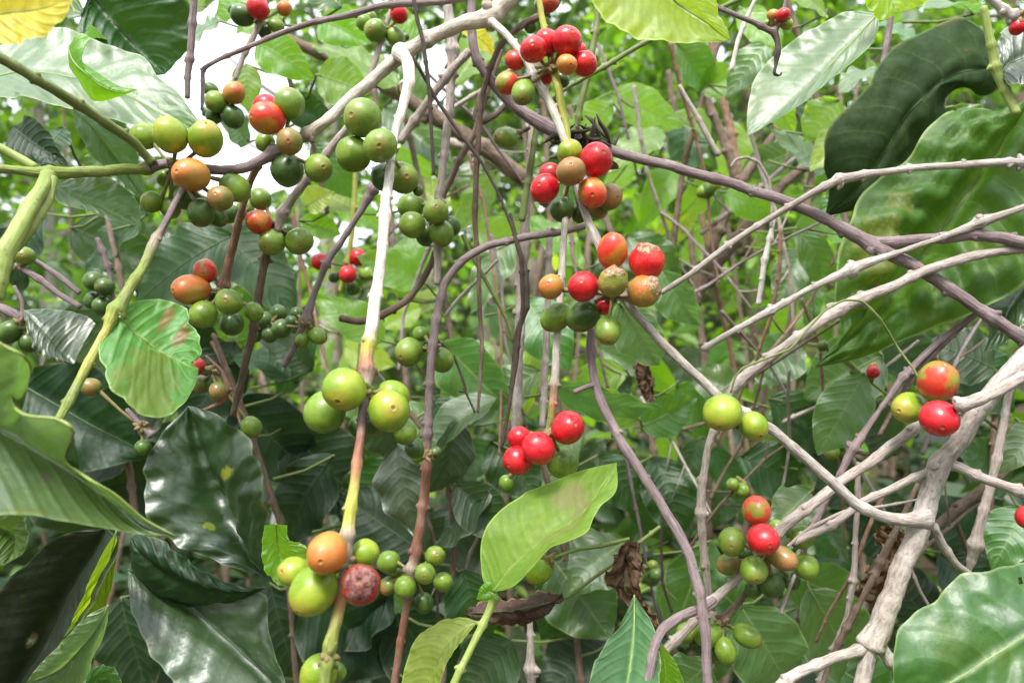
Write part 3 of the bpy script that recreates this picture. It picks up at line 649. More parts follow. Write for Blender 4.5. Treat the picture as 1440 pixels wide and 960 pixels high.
# leafy coffee bushes in the middle distance: stems, side twigs and single leaves
PROTO = {}
def proto_leaf(k, mat):
    if (k, mat) in PROTO: return PROTO[(k, mat)]
    if (k, 0) not in PROTO:
        st = random.getstate(); random.seed(k * 7 + 3)
        tmp = leaf_at(None, Vector((0, 0, 0)), Vector((1, 0, -.001)), random.uniform(.36, .46), mat, roll=-1.3, bend=random.uniform(.02, .16), fold=random.uniform(.0, .3), rib=None, nv=14)
        random.setstate(st); PROTO[(k, 0)] = tmp.data; bpy.data.objects.remove(tmp)
    me = PROTO[(k, 0)].copy(); me.name = 'leaf'; me.materials[0] = LM[mat]; PROTO[(k, mat)] = me; return me
def bush(x, y, h, mats, label, nleaf=20, spread=.45, size=(.08, .14), bark='brown', zmin=.15):
    g = ground_h(x, y); o = Vector((x, y, g - .03)); e = empty('coffee_bush', o, label=label, category='bush', group='coffee bushes behind the branches')
    stems = []
    for k in range(3):
        yaw = random.uniform(0, 6.28); sp = spread * random.uniform(.2, .9)
        top = o + Vector((math.cos(yaw) * sp, math.sin(yaw) * sp, h * random.uniform(.8, 1.1))); m = o.lerp(top, .5) + Vector((random.gauss(0, .05), random.gauss(0, .05), .1))
        cc = [Vector(q) for q in catmull([tuple(o), tuple(m), tuple(top)], 16)]; a, b_, c = tube_geo(cc, [.010 * (1 - .65 * i / 16) for i in range(17)], 7)
        mesh('stem', a, b_, BK[bark], e, o, c); stems.append(cc)
    n = 0
    while n < nleaf:
        cc = random.choice(stems); i = random.randint(max(1, int(16 * zmin)), 16); s = cc[i]; yaw = random.uniform(0, 6.28); Ln = spread * random.uniform(.25, .8)
        t = s + Vector((math.cos(yaw) * Ln, math.sin(yaw) * Ln, Ln * random.uniform(-.1, .5))); m = s.lerp(t, .5) + Vector((0, 0, .03))
        tw = [Vector(q) for q in catmull([tuple(s), tuple(m), tuple(t)], 6)]; vs, fs, uv = tube_geo(tw, [.0035 * (1 - .5 * q / 6) for q in range(7)], 5); mesh('twig', vs, fs, BK['dgreen'], e, o, uv)
        for q in (3, 5, 6):
            for sg in (-1, 1):
                if n >= nleaf or (random.random() < .2): continue
                if in_sky_gap(tw[q]): n += 1; continue
                ob = bpy.data.objects.new('leaf', proto_leaf(random.randint(0, 4), random.choice(mats))); link(ob, e, tw[q])
                ob.scale = (random.uniform(*size),) * 3; dyaw = yaw + sg * random.uniform(.5, 1.3)
                ob.rotation_euler = (random.gauss(0, .5), random.uniform(-.2, 1.0), dyaw); n += 1
for a in [
 (-1.25, 1.45, 1.75, ['dark', 'mid', 'deep'], 'dark leafy bush at far left behind the green stems', 22),
 (-.75, 1.15, 1.25, ['deep', 'dark'], 'low dark bush behind the broad glossy leaves at lower left', 24),
 (-.45, 1.9, 2.0, ['bright', 'mid', 'lime'], 'bright bush behind the white stem', 24),
 (-.15, 1.35, 1.55, ['bright', 'mid', 'mint'], 'bright bush behind the thin vertical vines', 24),
 (.1, 2.2, 2.1, ['bright', 'lime', 'mid'], 'yellow green bush behind the middle berry bunches', 24),
 (.35, 1.5, 1.35, ['mid', 'mint', 'dark'], 'mid green bush below the middle red berries', 24),
 (.75, 1.9, 1.9, ['bright', 'mid', 'mint'], 'bright bush behind the crossing purple branch', 24),
 (.85, 1.2, 1.1, ['dark', 'mid', 'deep'], 'shaded bush behind the forked branches at lower right', 24),
 (1.35, 1.7, 1.5, ['dark', 'mid'], 'dark green bush at the right edge behind the broad leaf', 22),
 (1.3, 2.6, 2.4, ['mid', 'mint', 'bright'], 'tall bush behind the drooping dark leaf', 20),
 (-1.5, 2.6, 2.5, ['mid', 'bright', 'dark'], 'tall bush reaching up at upper left', 20),
 (-.9, 2.4, 1.7, ['dark', 'mid'], 'bush behind the orange berries at left', 20),
]: bush(*a)

# ================================================================ THE COFFEE BRANCHES IN FRONT
# ---- B1: the pale branch from the top down to the left, purple in its middle, green at its end
b1 = empty('coffee_branch', P(720, -20, .42), label='pale branch slanting from top centre down left, turning purple then green at the left edge', category='branch')
tube('stem', [(735, -30, .425, 25), (712, 2, .42, 25), (692, 20, .42, 25), (640, 38, .41, 20), (600, 56, .41, 19), (570, 74, .41, 21), (530, 106, .41, 18), (490, 142, .405, 17), (455, 172, .40, 16), (434, 188, .40, 17), (415, 197, .40, 14), (385, 215, .395, 17), (350, 234, .39, 14), (310, 240, .39, 13), (270, 236, .385, 15), (235, 230, .385, 14), (208, 236, .385, 17), (195, 238, .38, 15), (170, 239, .375, 15), (120, 243, .365, 16), (70, 243, .355, 17), (30, 240, .35, 13), (-20, 238, .345, 13)], 'pale', b1,
  nodes=(2, 4, 5, 9, 11, 14, 16, 20), swell=.32, skin=['pale'] * 9 + ['tan'] + ['purple'] * 7 + ['green'] * 6)
tube('shoot', [(214, 228, .382, 12), (190, 202, .375, 13), (140, 166, .36, 14), (75, 125, .34, 15), (30, 98, .33, 15), (-20, 70, .32, 15)], 'dgreen', b1, nodes=(0,), swell=.3)
tube('shoot', [(68, 246, .353, 16), (52, 275, .34, 20), (30, 315, .33, 24), (8, 355, .32, 26), (-6, 420, .315, 18)], 'green', b1, nodes=(0,), swell=.2)
tube('shoot', [(76, 250, .352, 12), (66, 285, .345, 13), (45, 320, .335, 14), (22, 350, .33, 12)], 'green', b1)
tube('shoot', [(50, 236, .353, 13), (25, 222, .352, 13), (-10, 203, .35, 14)], 'green', b1)
cluster(b1, (243, 232, .385), [(203, 192, 19, .004, 'y'), (240, 190, 25, -.012, 'y', (-.25, -.75)), (289, 195, 25, -.008, 'y', (.35, -.6)), (269, 246, 26, -.014, 'o', (-.25, .05), 't'),
    (330, 264, 21, .006, 'g'), (310, 279, 18, -.012, 'b', (0, -.2)), (283, 299, 20, -.004, 'd'), (262, 278, 17, .008, 'd'), (213, 284, 15, .006, 'g', (-.4, -.3)), (240, 292, 15, .012, 'g'), (232, 250, 12, .01, 'g'), (306, 305, 14, .01, 'd')], 'bunch of yellow green berries round one orange berry')
cluster(b1, (395, 205, .397), [(375, 152, 19, .012, 'r'), (376, 166, 24, -.008, 'or', (-.6, .1)), (407, 146, 22, -.004, 'g', (0, -.85)), (407, 199, 19, -.014, 'b', (.2, .2)), (373, 200, 14, .008, 'g'), (404, 239, 24, .002, 'd'), (448, 237, 22, -.008, 'g', (.5, .1), 't')], 'bunch with one red and orange berry among green ones')
# ---- B2: white hanging branch
b2 = empty('coffee_branch', P(568, 78, .405), label='whitish branch hanging from top left of centre, red brown and yellow green lower down', category='branch')
tube('stem', [(560, 72, .405, 18), (572, 84, .40, 17), (576, 115, .39, 16), (567, 150, .385, 13), (556, 185, .38, 11), (550, 222, .372, 12), (545, 262, .365, 13), (541, 302, .36, 15), (537, 350, .352, 14), (530, 405, .342, 16), (522, 460, .335, 18), (519, 485, .332, 19), (516, 508, .329, 20), (516, 520, .328, 22), (514, 540, .325, 16), (510, 575, .32, 12), (506, 615, .312, 12), (500, 660, .305, 14), (497, 690, .302, 15), (491, 735, .296, 17), (490, 752, .294, 20), (487, 780, .292, 15), (483, 815, .29, 15), (479, 845, .288, 17), (474, 870, .287, 17), (464, 915, .284, 18), (452, 980, .28, 19)], 'white', b2,
  nodes=(0, 7, 13, 20), swell=.28, skin=['white'] * 11 + ['yellow', 'rust', 'red', 'tan', 'purple', 'red', 'rust', 'yellow', 'yellow', 'tan', 'tan', 'red', 'rust', 'yellow', 'green', 'green'])
cluster(b2, (549, 218, .376), [(510, 166, 27, .004, 'g', (-.4, .1)), (497, 217, 25, .010, 'g'), (535, 205, 25, -.016, 'g', (.1, .25)), (566, 250, 23, .014, 'g', (.4, .1)), (541, 250, 20, .022, 'd'), (588, 268, 8, .02, 'd')], 'upper bunch of green berries')
cluster(b2, (515, 548, .323), [(484, 547, 31, -.010, 'y', (-.1, .5)), (457, 579, 30, .008, 'g'), (553, 556, 23, .010, 'y'), (547, 577, 30, -.008, 'y', (.35, -.2)), (527, 592, 22, .014, 'd'), (569, 608, 17, .018, 'g'), (583, 631, 14, .03, 'd'), (505, 600, 16, .02, 'd')], 'middle bunch of large yellow green berries')
cluster(b2, (487, 790, .292), [(460, 777, 32, -.012, 'o', (.0, .05), 't'), (415, 804, 24, .004, 'y', (-.5, -.3)), (441, 830, 34, -.006, 'y', (-.4, .6)), (508, 822, 29, -.016, 'rot', (.1, -.45)), (513, 777, 20, .008, 'y'), (474, 800, 20, .014, 'g')], 'lowest bunch with an orange berry and a rotting red one')
cluster(b2, (462, 920, .284), [(448, 948, 27, .012, 'y'), (474, 944, 14, .016, 'g')], 'green berry at the bottom edge')

# ---- B3: vertical brown twig to the left of the middle
b3 = branch('straight light brown twig hanging down from the top beside the whitish branch', [(624, -20, .455, 14), (633, 30, .455, 14), (636, 70, .455, 15), (634, 130, .455, 12), (628, 190, .455, 12), (622, 240, .455, 11), (617, 285, .455, 12), (616, 340, .456, 12), (615, 400, .458, 9)], 'tan', nodes=(2, 6), swell=.5)
cluster(b3, (616, 285, .455), [(578, 289, 19, .006, 'g'), (580, 316, 19, -.006, 'g'), (613, 298, 18, -.016, 'g', (.1, -.3)), (621, 328, 18, -.008, 'g'), (634, 318, 14, .01, 'd'), (600, 330, 16, .012, 'd')], 'bunch of six green berries')
# ---- B4: arching purple brown twig
b4 = branch('purple brown twig arching left from the middle and dropping to the bottom', [(822, 318, .43, 9), (790, 326, .43, 10), (740, 333, .43, 10), (690, 345, .43, 10), (650, 365, .43, 11), (625, 400, .43, 11), (613, 450, .425, 12), (606, 510, .42, 12), (603, 570, .42, 12), (601, 610, .42, 13), (600, 660, .42, 13), (594, 720, .42, 14), (584, 780, .42, 15), (580, 800, .42, 16), (572, 850, .42, 11), (562, 910, .42, 11), (553, 980, .42, 12)], 'purple', nodes=(6, 9, 13), swell=.4, skin=['purple'] * 9 + ['purple', 'red', 'red', 'red', 'tan', 'red', 'red', 'red'])
cluster(b4, (610, 487, .425), [(575, 495, 21, .004, 'g', (-.4, .3)), (591, 469, 11, .01, 'g'), (621, 506, 18, .012, 'g'), (600, 488, 8, .012, 'd')], 'three green berries, the smallest on top')
cluster(b4, (582, 800, .42), [(546, 789, 16, .006, 'g'), (546, 823, 13, .01, 'b'), (570, 825, 16, -.006, 'g'), (598, 806, 15, -.014, 'g', (0, 0)), (612, 781, 15, 0, 'g', (.2, -.4)), (623, 818, 14, .004, 'g'), (596, 847, 14, .008, 'd'), (556, 805, 9, .012, 'g')], 'bunch of seven small green berries')

# ---- B9: thick pale trunk at lower right with its fork
b9 = empty('coffee_branch', P(1225, 905, .38), label='thick pale bare limb rising from the fork at bottom right to the right edge', category='branch')
tube('stem', [(1470, 480, .36, 34.8), (1428, 520, .36, 29.6), (1395, 552, .362, 26.1), (1368, 590, .366, 25.2), (1345, 625, .37, 24.4), (1322, 655, .374, 27.0), (1308, 690, .378, 26.1), (1298, 728, .38, 29.6), (1278, 775, .38, 27.0), (1256, 830, .38, 27.8), (1238, 880, .38, 33.1), (1226, 908, .38, 34.8)], 'pale', b9, nodes=(5, 7, 11), swell=.12, wob=.16)
tube('limb', [(1238, 896, .38, 17.4), (1210, 912, .378, 14.8), (1170, 926, .376, 14.8), (1125, 945, .374, 14.8), (1070, 985, .37, 14.8)], 'pale', b9)
tube('limb', [(1226, 900, .379, 22.6), (1220, 925, .378, 20.9), (1208, 985, .376, 22.6)], 'pale', b9)
tube('limb', [(1230, 896, .381, 19.1), (1250, 925, .380, 16.5), (1295, 985, .378, 16.5)], 'pale', b9)
tube('side_branch', [(1330, 652, .374, 17.4), (1352, 660, .37, 13.9), (1395, 676, .365, 13.9), (1460, 702, .36, 14.8)], 'tan', b9, nodes=(0,))
tube('side_branch', [(1328, 655, .376, 14.8), (1298, 666, .378, 11.3), (1262, 682, .38, 11.3), (1215, 705, .384, 10.4), (1170, 738, .39, 10.4), (1138, 752, .392, 11.3), (1116, 764, .395, 7.8)], 'tan', b9, nodes=(4,))
tube('side_branch', [(1470, 518, .35, 17.4), (1436, 534, .35, 17.4), (1400, 552, .35, 16.5), (1372, 563, .35, 18.3), (1345, 572, .35, 20.0)], 'pale', b9, nodes=(4,), swell=.15)
tube('side_branch', [(1312, 740, .384, 13.9), (1325, 765, .388, 11.3), (1345, 792, .392, 10.4), (1370, 812, .396, 9.6)], 'tan', b9)
b5 = empty('coffee_branch', P(1292, 728, .378), label='long pale branch curving up left from the thick limb past four berry bunches', category='branch')
tube('stem', [(1300, 728, .378, 26), (1272, 732, .374, 18), (1235, 724, .37, 16), (1200, 705, .37, 16), (1160, 668, .37, 15), (1120, 632, .37, 14), (1085, 604, .37, 14), (1050, 582, .368, 13), (1010, 556, .366, 13), (965, 515, .365, 13), (925, 475, .365, 13), (893, 440, .365, 13), (872, 412, .366, 13), (850, 365, .37, 12), (832, 320, .375, 12), (817, 285, .38, 10), (803, 240, .385, 10), (796, 205, .388, 11)], 'pale', b5, nodes=(0, 7, 12, 16), swell=.35)
tube('stem', [(796, 205, .388, 11), (782, 165, .39, 12), (765, 130, .395, 12), (742, 88, .40, 11), (715, 52, .405, 10), (690, 30, .41, 12)], 'white', b5, nodes=(2,), swell=.3)
tube('shoot', [(800, 205, .390, 8), (794, 170, .392, 11), (785, 125, .394, 12), (773, 70, .398, 10), (762, 25, .40, 9), (755, -20, .40, 9)], 'yellow', b5, nodes=(2,), swell=.2)
cluster(b5, (772, 95, .395), [(750, 70, 20, -.012, 'r', (-.1, 0)), (769, 60, 19, -.002, 'r'), (797, 58, 21, -.010, 'r', (.3, -.3)), (810, 72, 14, .006, 'r'), (724, 85, 14, .01, 'dr'), (797, 91, 15, -.014, 'o'), (822, 90, 18, -.006, 'r', (.6, 0)), (713, 117, 17, .004, 'gr'), (736, 130, 19, -.006, 'g', (-.1, .7), 't'), (766, 108, 12, .012, 'r'), (790, 112, 12, .02, 'd')], 'topmost large bunch of mostly red berries')
cluster(b5, (803, 242, .385), [(801, 214, 18, .0, 'y', (0, -.7)), (838, 225, 25, -.008, 'r', (.3, -.2)), (803, 241, 21, -.018, 'b', (-.1, -.3)), (773, 243, 15, .006, 'dr'), (766, 265, 21, -.006, 'r', (-.4, -.1)), (833, 271, 22, -.012, 'or', (-.1, .3)), (857, 277, 19, .004, 'b', (.5, .2)), (790, 294, 18, .010, 'd'), (840, 293, 15, .012, 'b'), (815, 300, 13, .018, 'd')], 'bunch of red, orange and green berries')
cluster(b5, (862, 412, .366), [(861, 353, 24, -.004, 'or', (.1, -.8), 't'), (909, 368, 26, -.008, 'rs', (0, -.85)), (906, 409, 24, -.010, 'os', (.55, -.45), 't'), (862, 396, 22, -.016, 'gs', (0, -.75)), (820, 403, 22, -.008, 'r', (-.2, -.3)), (775, 403, 18, .004, 'o', (-.3, -.2)), (850, 430, 13, .006, 'r'), (820, 443, 25, .008, 'd'), (855, 464, 21, -.006, 'g', (-.1, .7), 't'), (783, 446, 21, .016, 'g', 't')], 'bunch with a scarred red berry and pale wrinkled ones')
cluster(b5, (1038, 590, .362), [(1016, 580, 27, -.012, 'y', (-.35, .7)), (1060, 599, 21, -.008, 'y', (.2, .6))], 'pair of yellow green berries')
b5b = branch('thin pale twig hanging straight down to the bright red berry bunch', [(796, 262, .392, 8), (794, 310, .392, 9), (791, 370, .39, 10), (787, 430, .388, 10), (783, 490, .386, 11), (780, 540, .385, 12), (779, 562, .385, 11), (775, 588, .386, 11), (768, 612, .388, 7)], 'white', nodes=(5,), swell=.3, skin=['white', 'white', 'pale', 'pale', 'white', 'tan', 'rust', 'green', 'green'])
cluster(b5b, (776, 606, .386), [(798, 601, 25, -.008, 'r', (.35, -.25)), (757, 630, 24, -.014, 'r', (-.1, .6)), (731, 616, 17, .0, 'r'), (728, 647, 21, -.004, 'r', (-.6, .2)), (791, 650, 23, .012, 'g'), (740, 640, 16, .012, 'dr'), (712, 678, 11, .02, 'g')], 'bright red berry bunch with one green berry behind')

# ---- B6: purple branch crossing to the right
b6 = branch('long purplish branch curving from the top past red berries to the right edge', [(665, -20, .44, 12), (663, 45, .44, 13), (672, 85, .44, 14), (696, 120, .44, 16), (728, 153, .44, 18), (770, 180, .438, 19), (815, 196, .435, 18), (860, 212, .43, 14), (910, 226, .428, 14), (965, 240, .426, 14), (1040, 262, .424, 14), (1110, 285, .42, 15), (1165, 310, .418, 16), (1225, 344, .415, 21), (1290, 377, .412, 17), (1350, 415, .41, 17), (1400, 450, .408, 18), (1470, 496, .405, 19)], 'purple', nodes=(6, 7, 13), swell=.2)
tube('side_branch', [(1222, 342, .4148, 17), (1260, 341, .412, 15), (1315, 336, .408, 15), (1368, 330, .405, 17), (1410, 334, .403, 16), (1470, 346, .40, 16)], 'purple', b6, nodes=(3,), swell=.15)
vs, fs, uv = [], [], []
for k in range(26):
    c = P(820 + random.gauss(0, 16), 196 + random.gauss(0, 10), .43 + random.gauss(0, .004)); v = Vector((random.gauss(0, 1), random.gauss(0, .5), random.gauss(0, .7))).normalized() * .010
    tube_geo([c - v, c - v * .3 + Vector((0, 0, .002)), c + v * .4, c + v], [.0004, .0016, .0013, .0003], 5, vs, fs, uv, wob=.4)
mesh('withered_bud', vs, fs, BK['dark'], b6, P(820, 196, .43), uv)
leaf_at(b6, P(832, 206, .425), P(868, 238, .42), .016, dried, .8, .3, .5, .15)
b7 = branch('tan branch from the right edge down left, dropping behind the pair of green berries', [(1470, 344, .405, 13), (1420, 352, .405, 13), (1375, 359, .405, 13), (1310, 378, .405, 14), (1250, 404, .405, 14), (1178, 436, .41, 18), (1140, 462, .405, 14), (1080, 505, .415, 13), (1040, 536, .42, 15), (1022, 562, .422, 12), (1000, 615, .425, 10), (988, 670, .428, 11), (986, 720, .43, 13), (990, 780, .432, 11), (998, 840, .434, 10), (1010, 900, .436, 9)], 'tan', nodes=(5, 8, 12), swell=.4)
b8 = branch('slender pale twig with a swollen joint crossing below the drooping dark leaf', [(1470, 224, .40, 9), (1436, 228, .40, 12), (1380, 230, .40, 11), (1300, 235, .402, 10), (1240, 242, .404, 10), (1180, 252, .406, 14), (1140, 273, .41, 9), (1080, 308, .42, 9), (1030, 340, .425, 9), (975, 382, .43, 8), (930, 412, .435, 7)], 'pale', nodes=(1, 5), swell=.6)
b8b = branch('thin pale dead twig ending in mid air left of the ribbed leaf', [(1470, 280, .398, 8), (1425, 296, .40, 9), (1378, 313, .402, 14), (1320, 336, .404, 8), (1260, 356, .408, 8), (1198, 378, .41, 16), (1140, 405, .412, 8), (1085, 437, .414, 11), (1035, 463, .416, 8), (988, 491, .418, 9)], 'pale', nodes=(2, 5, 7), swell=.45)
tube('side_twig', [(1300, 700, .395, 3), (1240, 712, .396, 4), (1190, 718, .397, 5), (1135, 745, .395, 5), (1108, 768, .393, 4)], 'tan', b9)
b10 = branch('straight tan branch slanting from the red berries at right down to the bottom', [(1318, 575, .40, 14), (1290, 598, .40, 15), (1240, 638, .40, 14), (1180, 680, .40, 14), (1130, 718, .40, 15), (1095, 748, .402, 15), (1060, 790, .406, 12), (1030, 820, .408, 12), (1000, 848, .41, 14), (950, 900, .412, 13), (915, 935, .414, 12)], 'tan', nodes=(0, 5, 8), swell=.3)
cluster(b10, (1300, 585, .385), [(1319, 536, 28, -.012, 'gr', (-.1, -.75)), (1278, 573, 24, .0, 'y', (-.8, .1), 't'), (1321, 588, 27, -.026, 'r', (-.35, .35))], 'two red berries and one green one beside the thick limb')
cluster(b10, (1080, 780, .402), [(1064, 718, 21, -.004, 'gr', (0, -.8)), (1073, 758, 23, -.020, 'r', (.05, .1)), (1029, 761, 21, -.006, 'g', (-.3, .1)), (1060, 801, 20, -.010, 'g', (-.1, .4)), (1100, 784, 19, -.010, 'b', (.5, .2), 't'), (1025, 793, 16, .008, 'b'), (1085, 822, 18, .006, 'd'), (1125, 753, 19, .006, 'g'), (1134, 796, 18, .004, 'g'), (1112, 815, 14, .012, 'd'), (1048, 778, 15, .012, 'd'), (1060, 828, 13, .012, 'd'), (1092, 742, 12, .014, 'g')], 'bunch of green berries with two red ones on top')
tw21 = branch('short dark brown twig holding green berries at the bottom right of centre', [(1062, 815, .42, 8), (1040, 845, .42, 9), (1018, 870, .42, 12), (1004, 895, .42, 8)], 'brown', nodes=(2,))
cluster(tw21, (1016, 872, .42), [(996, 890, 20, .002, 'g'), (1020, 914, 17, -.004, 'g', 't'), (1051, 893, 18, -.002, 'g', (.7, .3), 't'), (966, 889, 16, .01, 'g'), (1000, 917, 15, .012, 'd'), (982, 905, 13, .014, 'd')], 'four green berries')
b13 = branch('smooth purplish branch dropping from the middle bunch to the bottom right of centre', [(842, 395, .40, 9), (834, 450, .39, 11), (830, 490, .385, 12), (835, 530, .38, 12), (850, 575, .375, 13), (878, 628, .37, 14), (918, 690, .365, 14), (948, 738, .36, 14), (970, 785, .355, 14), (984, 835, .35, 15), (992, 890, .345, 14), (996, 985, .34, 14)], 'purple', nodes=(5, 9), swell=.12)
tube('side_twig', [(841, 540, .379, 10), (827, 543, .377, 7), (808, 551, .375, 7)], 'purple', b13)
b14 = branch('purplish twig arching over at the bottom right of centre', [(1005, 842, .36, 9), (985, 856, .355, 12), (955, 867, .35, 14), (932, 885, .345, 14), (919, 915, .34, 13), (908, 985, .335, 13)], 'purple', nodes=(1,), swell=.2)
b12 = branch('thin dark twig running up right between the red berries and the purple branch', [(1115, 775, .42, 6), (1145, 735, .42, 8), (1175, 680, .42, 8), (1200, 630, .42, 12), (1235, 580, .425, 7), (1270, 530, .425, 10), (1320, 480, .43, 9), (1368, 445, .43, 8), (1382, 425, .43, 5)], 'purple', nodes=(3, 5), swell=.5)
tube('side_twig', [(1236, 612, .43, 6), (1265, 560, .43, 7), (1300, 510, .43, 7), (1372, 440, .432, 7)], 'brown', b12)
branch('twig with a blunt swollen end hanging at the right edge below the thick limb', [(1425, 530, .43, 11), (1415, 570, .43, 10), (1402, 640, .43, 12), (1388, 700, .43, 12), (1376, 745, .43, 14), (1372, 764, .43, 18), (1362, 800, .432, 8), (1350, 840, .434, 7)], 'tan', nodes=(5,), swell=.35)
branch('pair of knotted brown twigs hanging behind the thick limb', [(1207, 650, .45, 6), (1206, 700, .45, 8), (1203, 760, .45, 7), (1200, 815, .45, 9), (1190, 870, .45, 7), (1172, 912, .45, 8), (1150, 960, .45, 7)], 'tan', nodes=(3, 5), swell=.5)
branch('knotted brown twig slanting in front of the dead leaf behind the thick limb', [(1290, 680, .44, 6), (1265, 735, .44, 8), (1238, 790, .44, 11), (1215, 835, .44, 8), (1190, 882, .44, 10), (1165, 935, .44, 7), (1150, 985, .44, 7)], 'brown', nodes=(2, 4), swell=.5)
e = branch('short peeled twig with a dark tip hanging below the green berries at right', [(1118, 808, .405, 5), (1108, 833, .405, 5), (1097, 862, .405, 6)], 'tan')

# ---- left: stems and their bunches
b27 = branch('green and purple shoot slanting down left from the orange berry, carrying the streaked leaf', [(262, 258, .39, 9), (245, 290, .38, 9), (228, 322, .372, 10), (219, 336, .368, 13), (200, 375, .36, 14), (176, 415, .35, 16), (164, 436, .347, 21), (150, 462, .343, 13), (128, 505, .335, 13), (108, 543, .328, 13), (84, 590, .32, 13)], 'green', nodes=(3, 6), swell=.25, skin=['purple', 'purple', 'purple', 'tan', 'green', 'green', 'green', 'yellow', 'yellow', 'green', 'green'])
hero('rounded green leaf with brown streaks', [(168, 445), (150, 462), (140, 490, -.01), (148, 530, -.018), (165, 560, -.022), (195, 580, -.022), (230, 584, -.018), (262, 560, -.01), (276, 530), (279, 518)],
     [(168, 445, .0), (190, 462, .004), (215, 483, .008), (240, 500, .01), (262, 512, .01), (279, 518, .006)],
     [(168, 445), (178, 430, .006), (205, 422, .016), (240, 423, .022), (262, 435, .022), (268, 455, .02), (284, 480, .016), (282, 500, .012), (268, 508, .012), (279, 518, .006)], .345, 'streak', b27, camber=-.05, lateral=7, edge=.03, relief=1.3)
b28 = branch('reddish brown twig hanging from the left bunch past the orange and green berries', [(362, 232, .40, 12), (352, 255, .405, 10), (340, 292, .41, 10), (332, 325, .415, 11), (322, 365, .42, 12), (314, 400, .42, 14), (308, 430, .425, 8)], 'red', nodes=(0, 5), swell=.4)
cluster(b28, (313, 405, .42), [(289, 381, 17, .0, 'gr', (.2, .3)), (269, 407, 24, -.006, 'o', (-.5, .1), 't'), (286, 442, 20, -.008, 'g'), (322, 424, 19, -.016, 'g', (.1, -.1)), (326, 455, 17, .006, 'd'), (357, 438, 13, .002, 'g'), (303, 420, 12, .01, 'd')], 'bunch with one orange berry above green ones')
b29 = branch('brown twig rising to the twin green berries at left', [(384, 325, .43, 9), (374, 358, .43, 12), (367, 395, .432, 11), (361, 430, .435, 11), (355, 470, .44, 11), (346, 510, .445, 11), (337, 545, .45, 10), (328, 585, .455, 9)], 'brown', nodes=(3,), auto=80)
cluster(b29, (388, 318, .425), [(382, 340, 20, -.004, 'g', (-.2, .5)), (421, 339, 20, .0, 'g', (.3, .5)), (366, 280, 16, .004, 'g'), (364, 312, 18, -.008, 'or', (-.5, 0)), (405, 325, 10, .01, 'd')], 'two round green berries below a small red one')
b30 = branch('brown twig slanting down left behind the whitish branch to small green berries', [(545, 240, .45, 9), (524, 266, .45, 14), (505, 300, .45, 9), (480, 340, .45, 9), (458, 372, .45, 10), (443, 410, .45, 9), (430, 450, .45, 13), (415, 485, .455, 9), (400, 515, .46, 8)], 'purple', nodes=(1, 4, 6), swell=.4)
cluster(b30, (432, 456, .45), [(425, 478, 10, .0, 'g'), (447, 472, 13, .0, 'g'), (396, 462, 14, .01, 'd'), (410, 452, 9, .01, 'd'), (417, 440, 9, .014, 'd')], 'small dim green berries')
b31b = branch('tan twig coming down left from the pale branch beside the upper green bunch', [(660, 72, .44, 12), (624, 114, .44, 12), (590, 160, .44, 12), (562, 200, .44, 11)], 'tan')
b19 = branch('tan twig with bulging joint below the left berry bunch', [(498, 168, .42, 11), (465, 210, .42, 12), (438, 245, .42, 12), (412, 278, .42, 12), (397, 300, .42, 15), (390, 325, .42, 9)], 'tan', nodes=(4,), swell=.35)
branch('dark brown twig curving between the whitish and the light brown stems', [(478, 448, .47, 10), (505, 452, .47, 10), (535, 445, .47, 10), (568, 425, .47, 10), (595, 392, .47, 10), (612, 360, .47, 9), (620, 335, .47, 8)], 'brown', auto=90)
b16 = branch('stout blurred brown branch running diagonally behind everything from top left', [(380, 40, .72, 14), (420, 62, .72, 15), (480, 88, .72, 17), (520, 108, .70, 18), (563, 133, .68, 19), (605, 160, .68, 20), (647, 187, .68, 21), (690, 214, .68, 21), (733, 248, .68, 22), (770, 285, .7, 18)], 'brown', auto=90, wob=.2)
branch('second stout brown branch lower behind the thin vines', [(555, 195, .75, 16), (600, 196, .75, 16), (650, 205, .75, 15), (700, 232, .76, 12), (740, 262, .77, 10)], 'tan', auto=70)
b25 = branch('long thin dark twig running across the top left with a crooked drooping end', [(284, 155, .41, 5), (285, 122, .41, 6), (286, 97, .41, 6), (308, 84, .41, 6), (335, 72, .41, 7), (370, 57, .41, 7), (405, 43, .41, 8), (450, 30, .41, 8), (490, 22, .41, 9), (540, 8, .41, 9), (620, 2, .415, 10), (690, -10, .42, 10)], 'purple', nodes=(2, 7), swell=.35)
b26 = branch('purple vertical twig hanging from the top edge against the bright sky', [(274, -20, .40, 9), (271, 30, .40, 10), (267, 84, .40, 10), (264, 110, .40, 8), (263, 138, .40, 7)], 'purple', nodes=(2,), swell=.5)
b4t = branch('thin brown twig rising to the small red and green berries at the top left', [(331, 112, .47, 6), (340, 85, .47, 8), (355, 55, .47, 9), (366, 30, .47, 9), (380, -15, .47, 10)], 'tan', nodes=(3,))
cluster(b4t, (366, 28, .47), [(363, 12, 16, -.01, 'r', (0, -.3)), (341, 22, 16, .0, 'd'), (372, 45, 10, .01, 'd'), (388, 36, 11, .006, 'g'), (345, 8, 8, .01, 'g'), (400, 12, 11, .01, 'o'), (330, 14, 9, .01, 'd')], 'small bunch with one red berry')
b3t = branch('twig in the bright gap holding small dim berries', [(330, 110, .55, 6), (318, 128, .55, 6), (312, 150, .55, 6)], 'tan')
cluster(b3t, (314, 145, .55), [(297, 127, 11, .0, 'd'), (303, 143, 15, -.006, 'g'), (329, 131, 16, -.006, 'o'), (327, 164, 16, .0, 'd'), (301, 163, 12, .006, 'd'), (311, 155, 11, .006, 'd'), (292, 158, 8, .01, 'd')], 'small bunch with one orange berry')
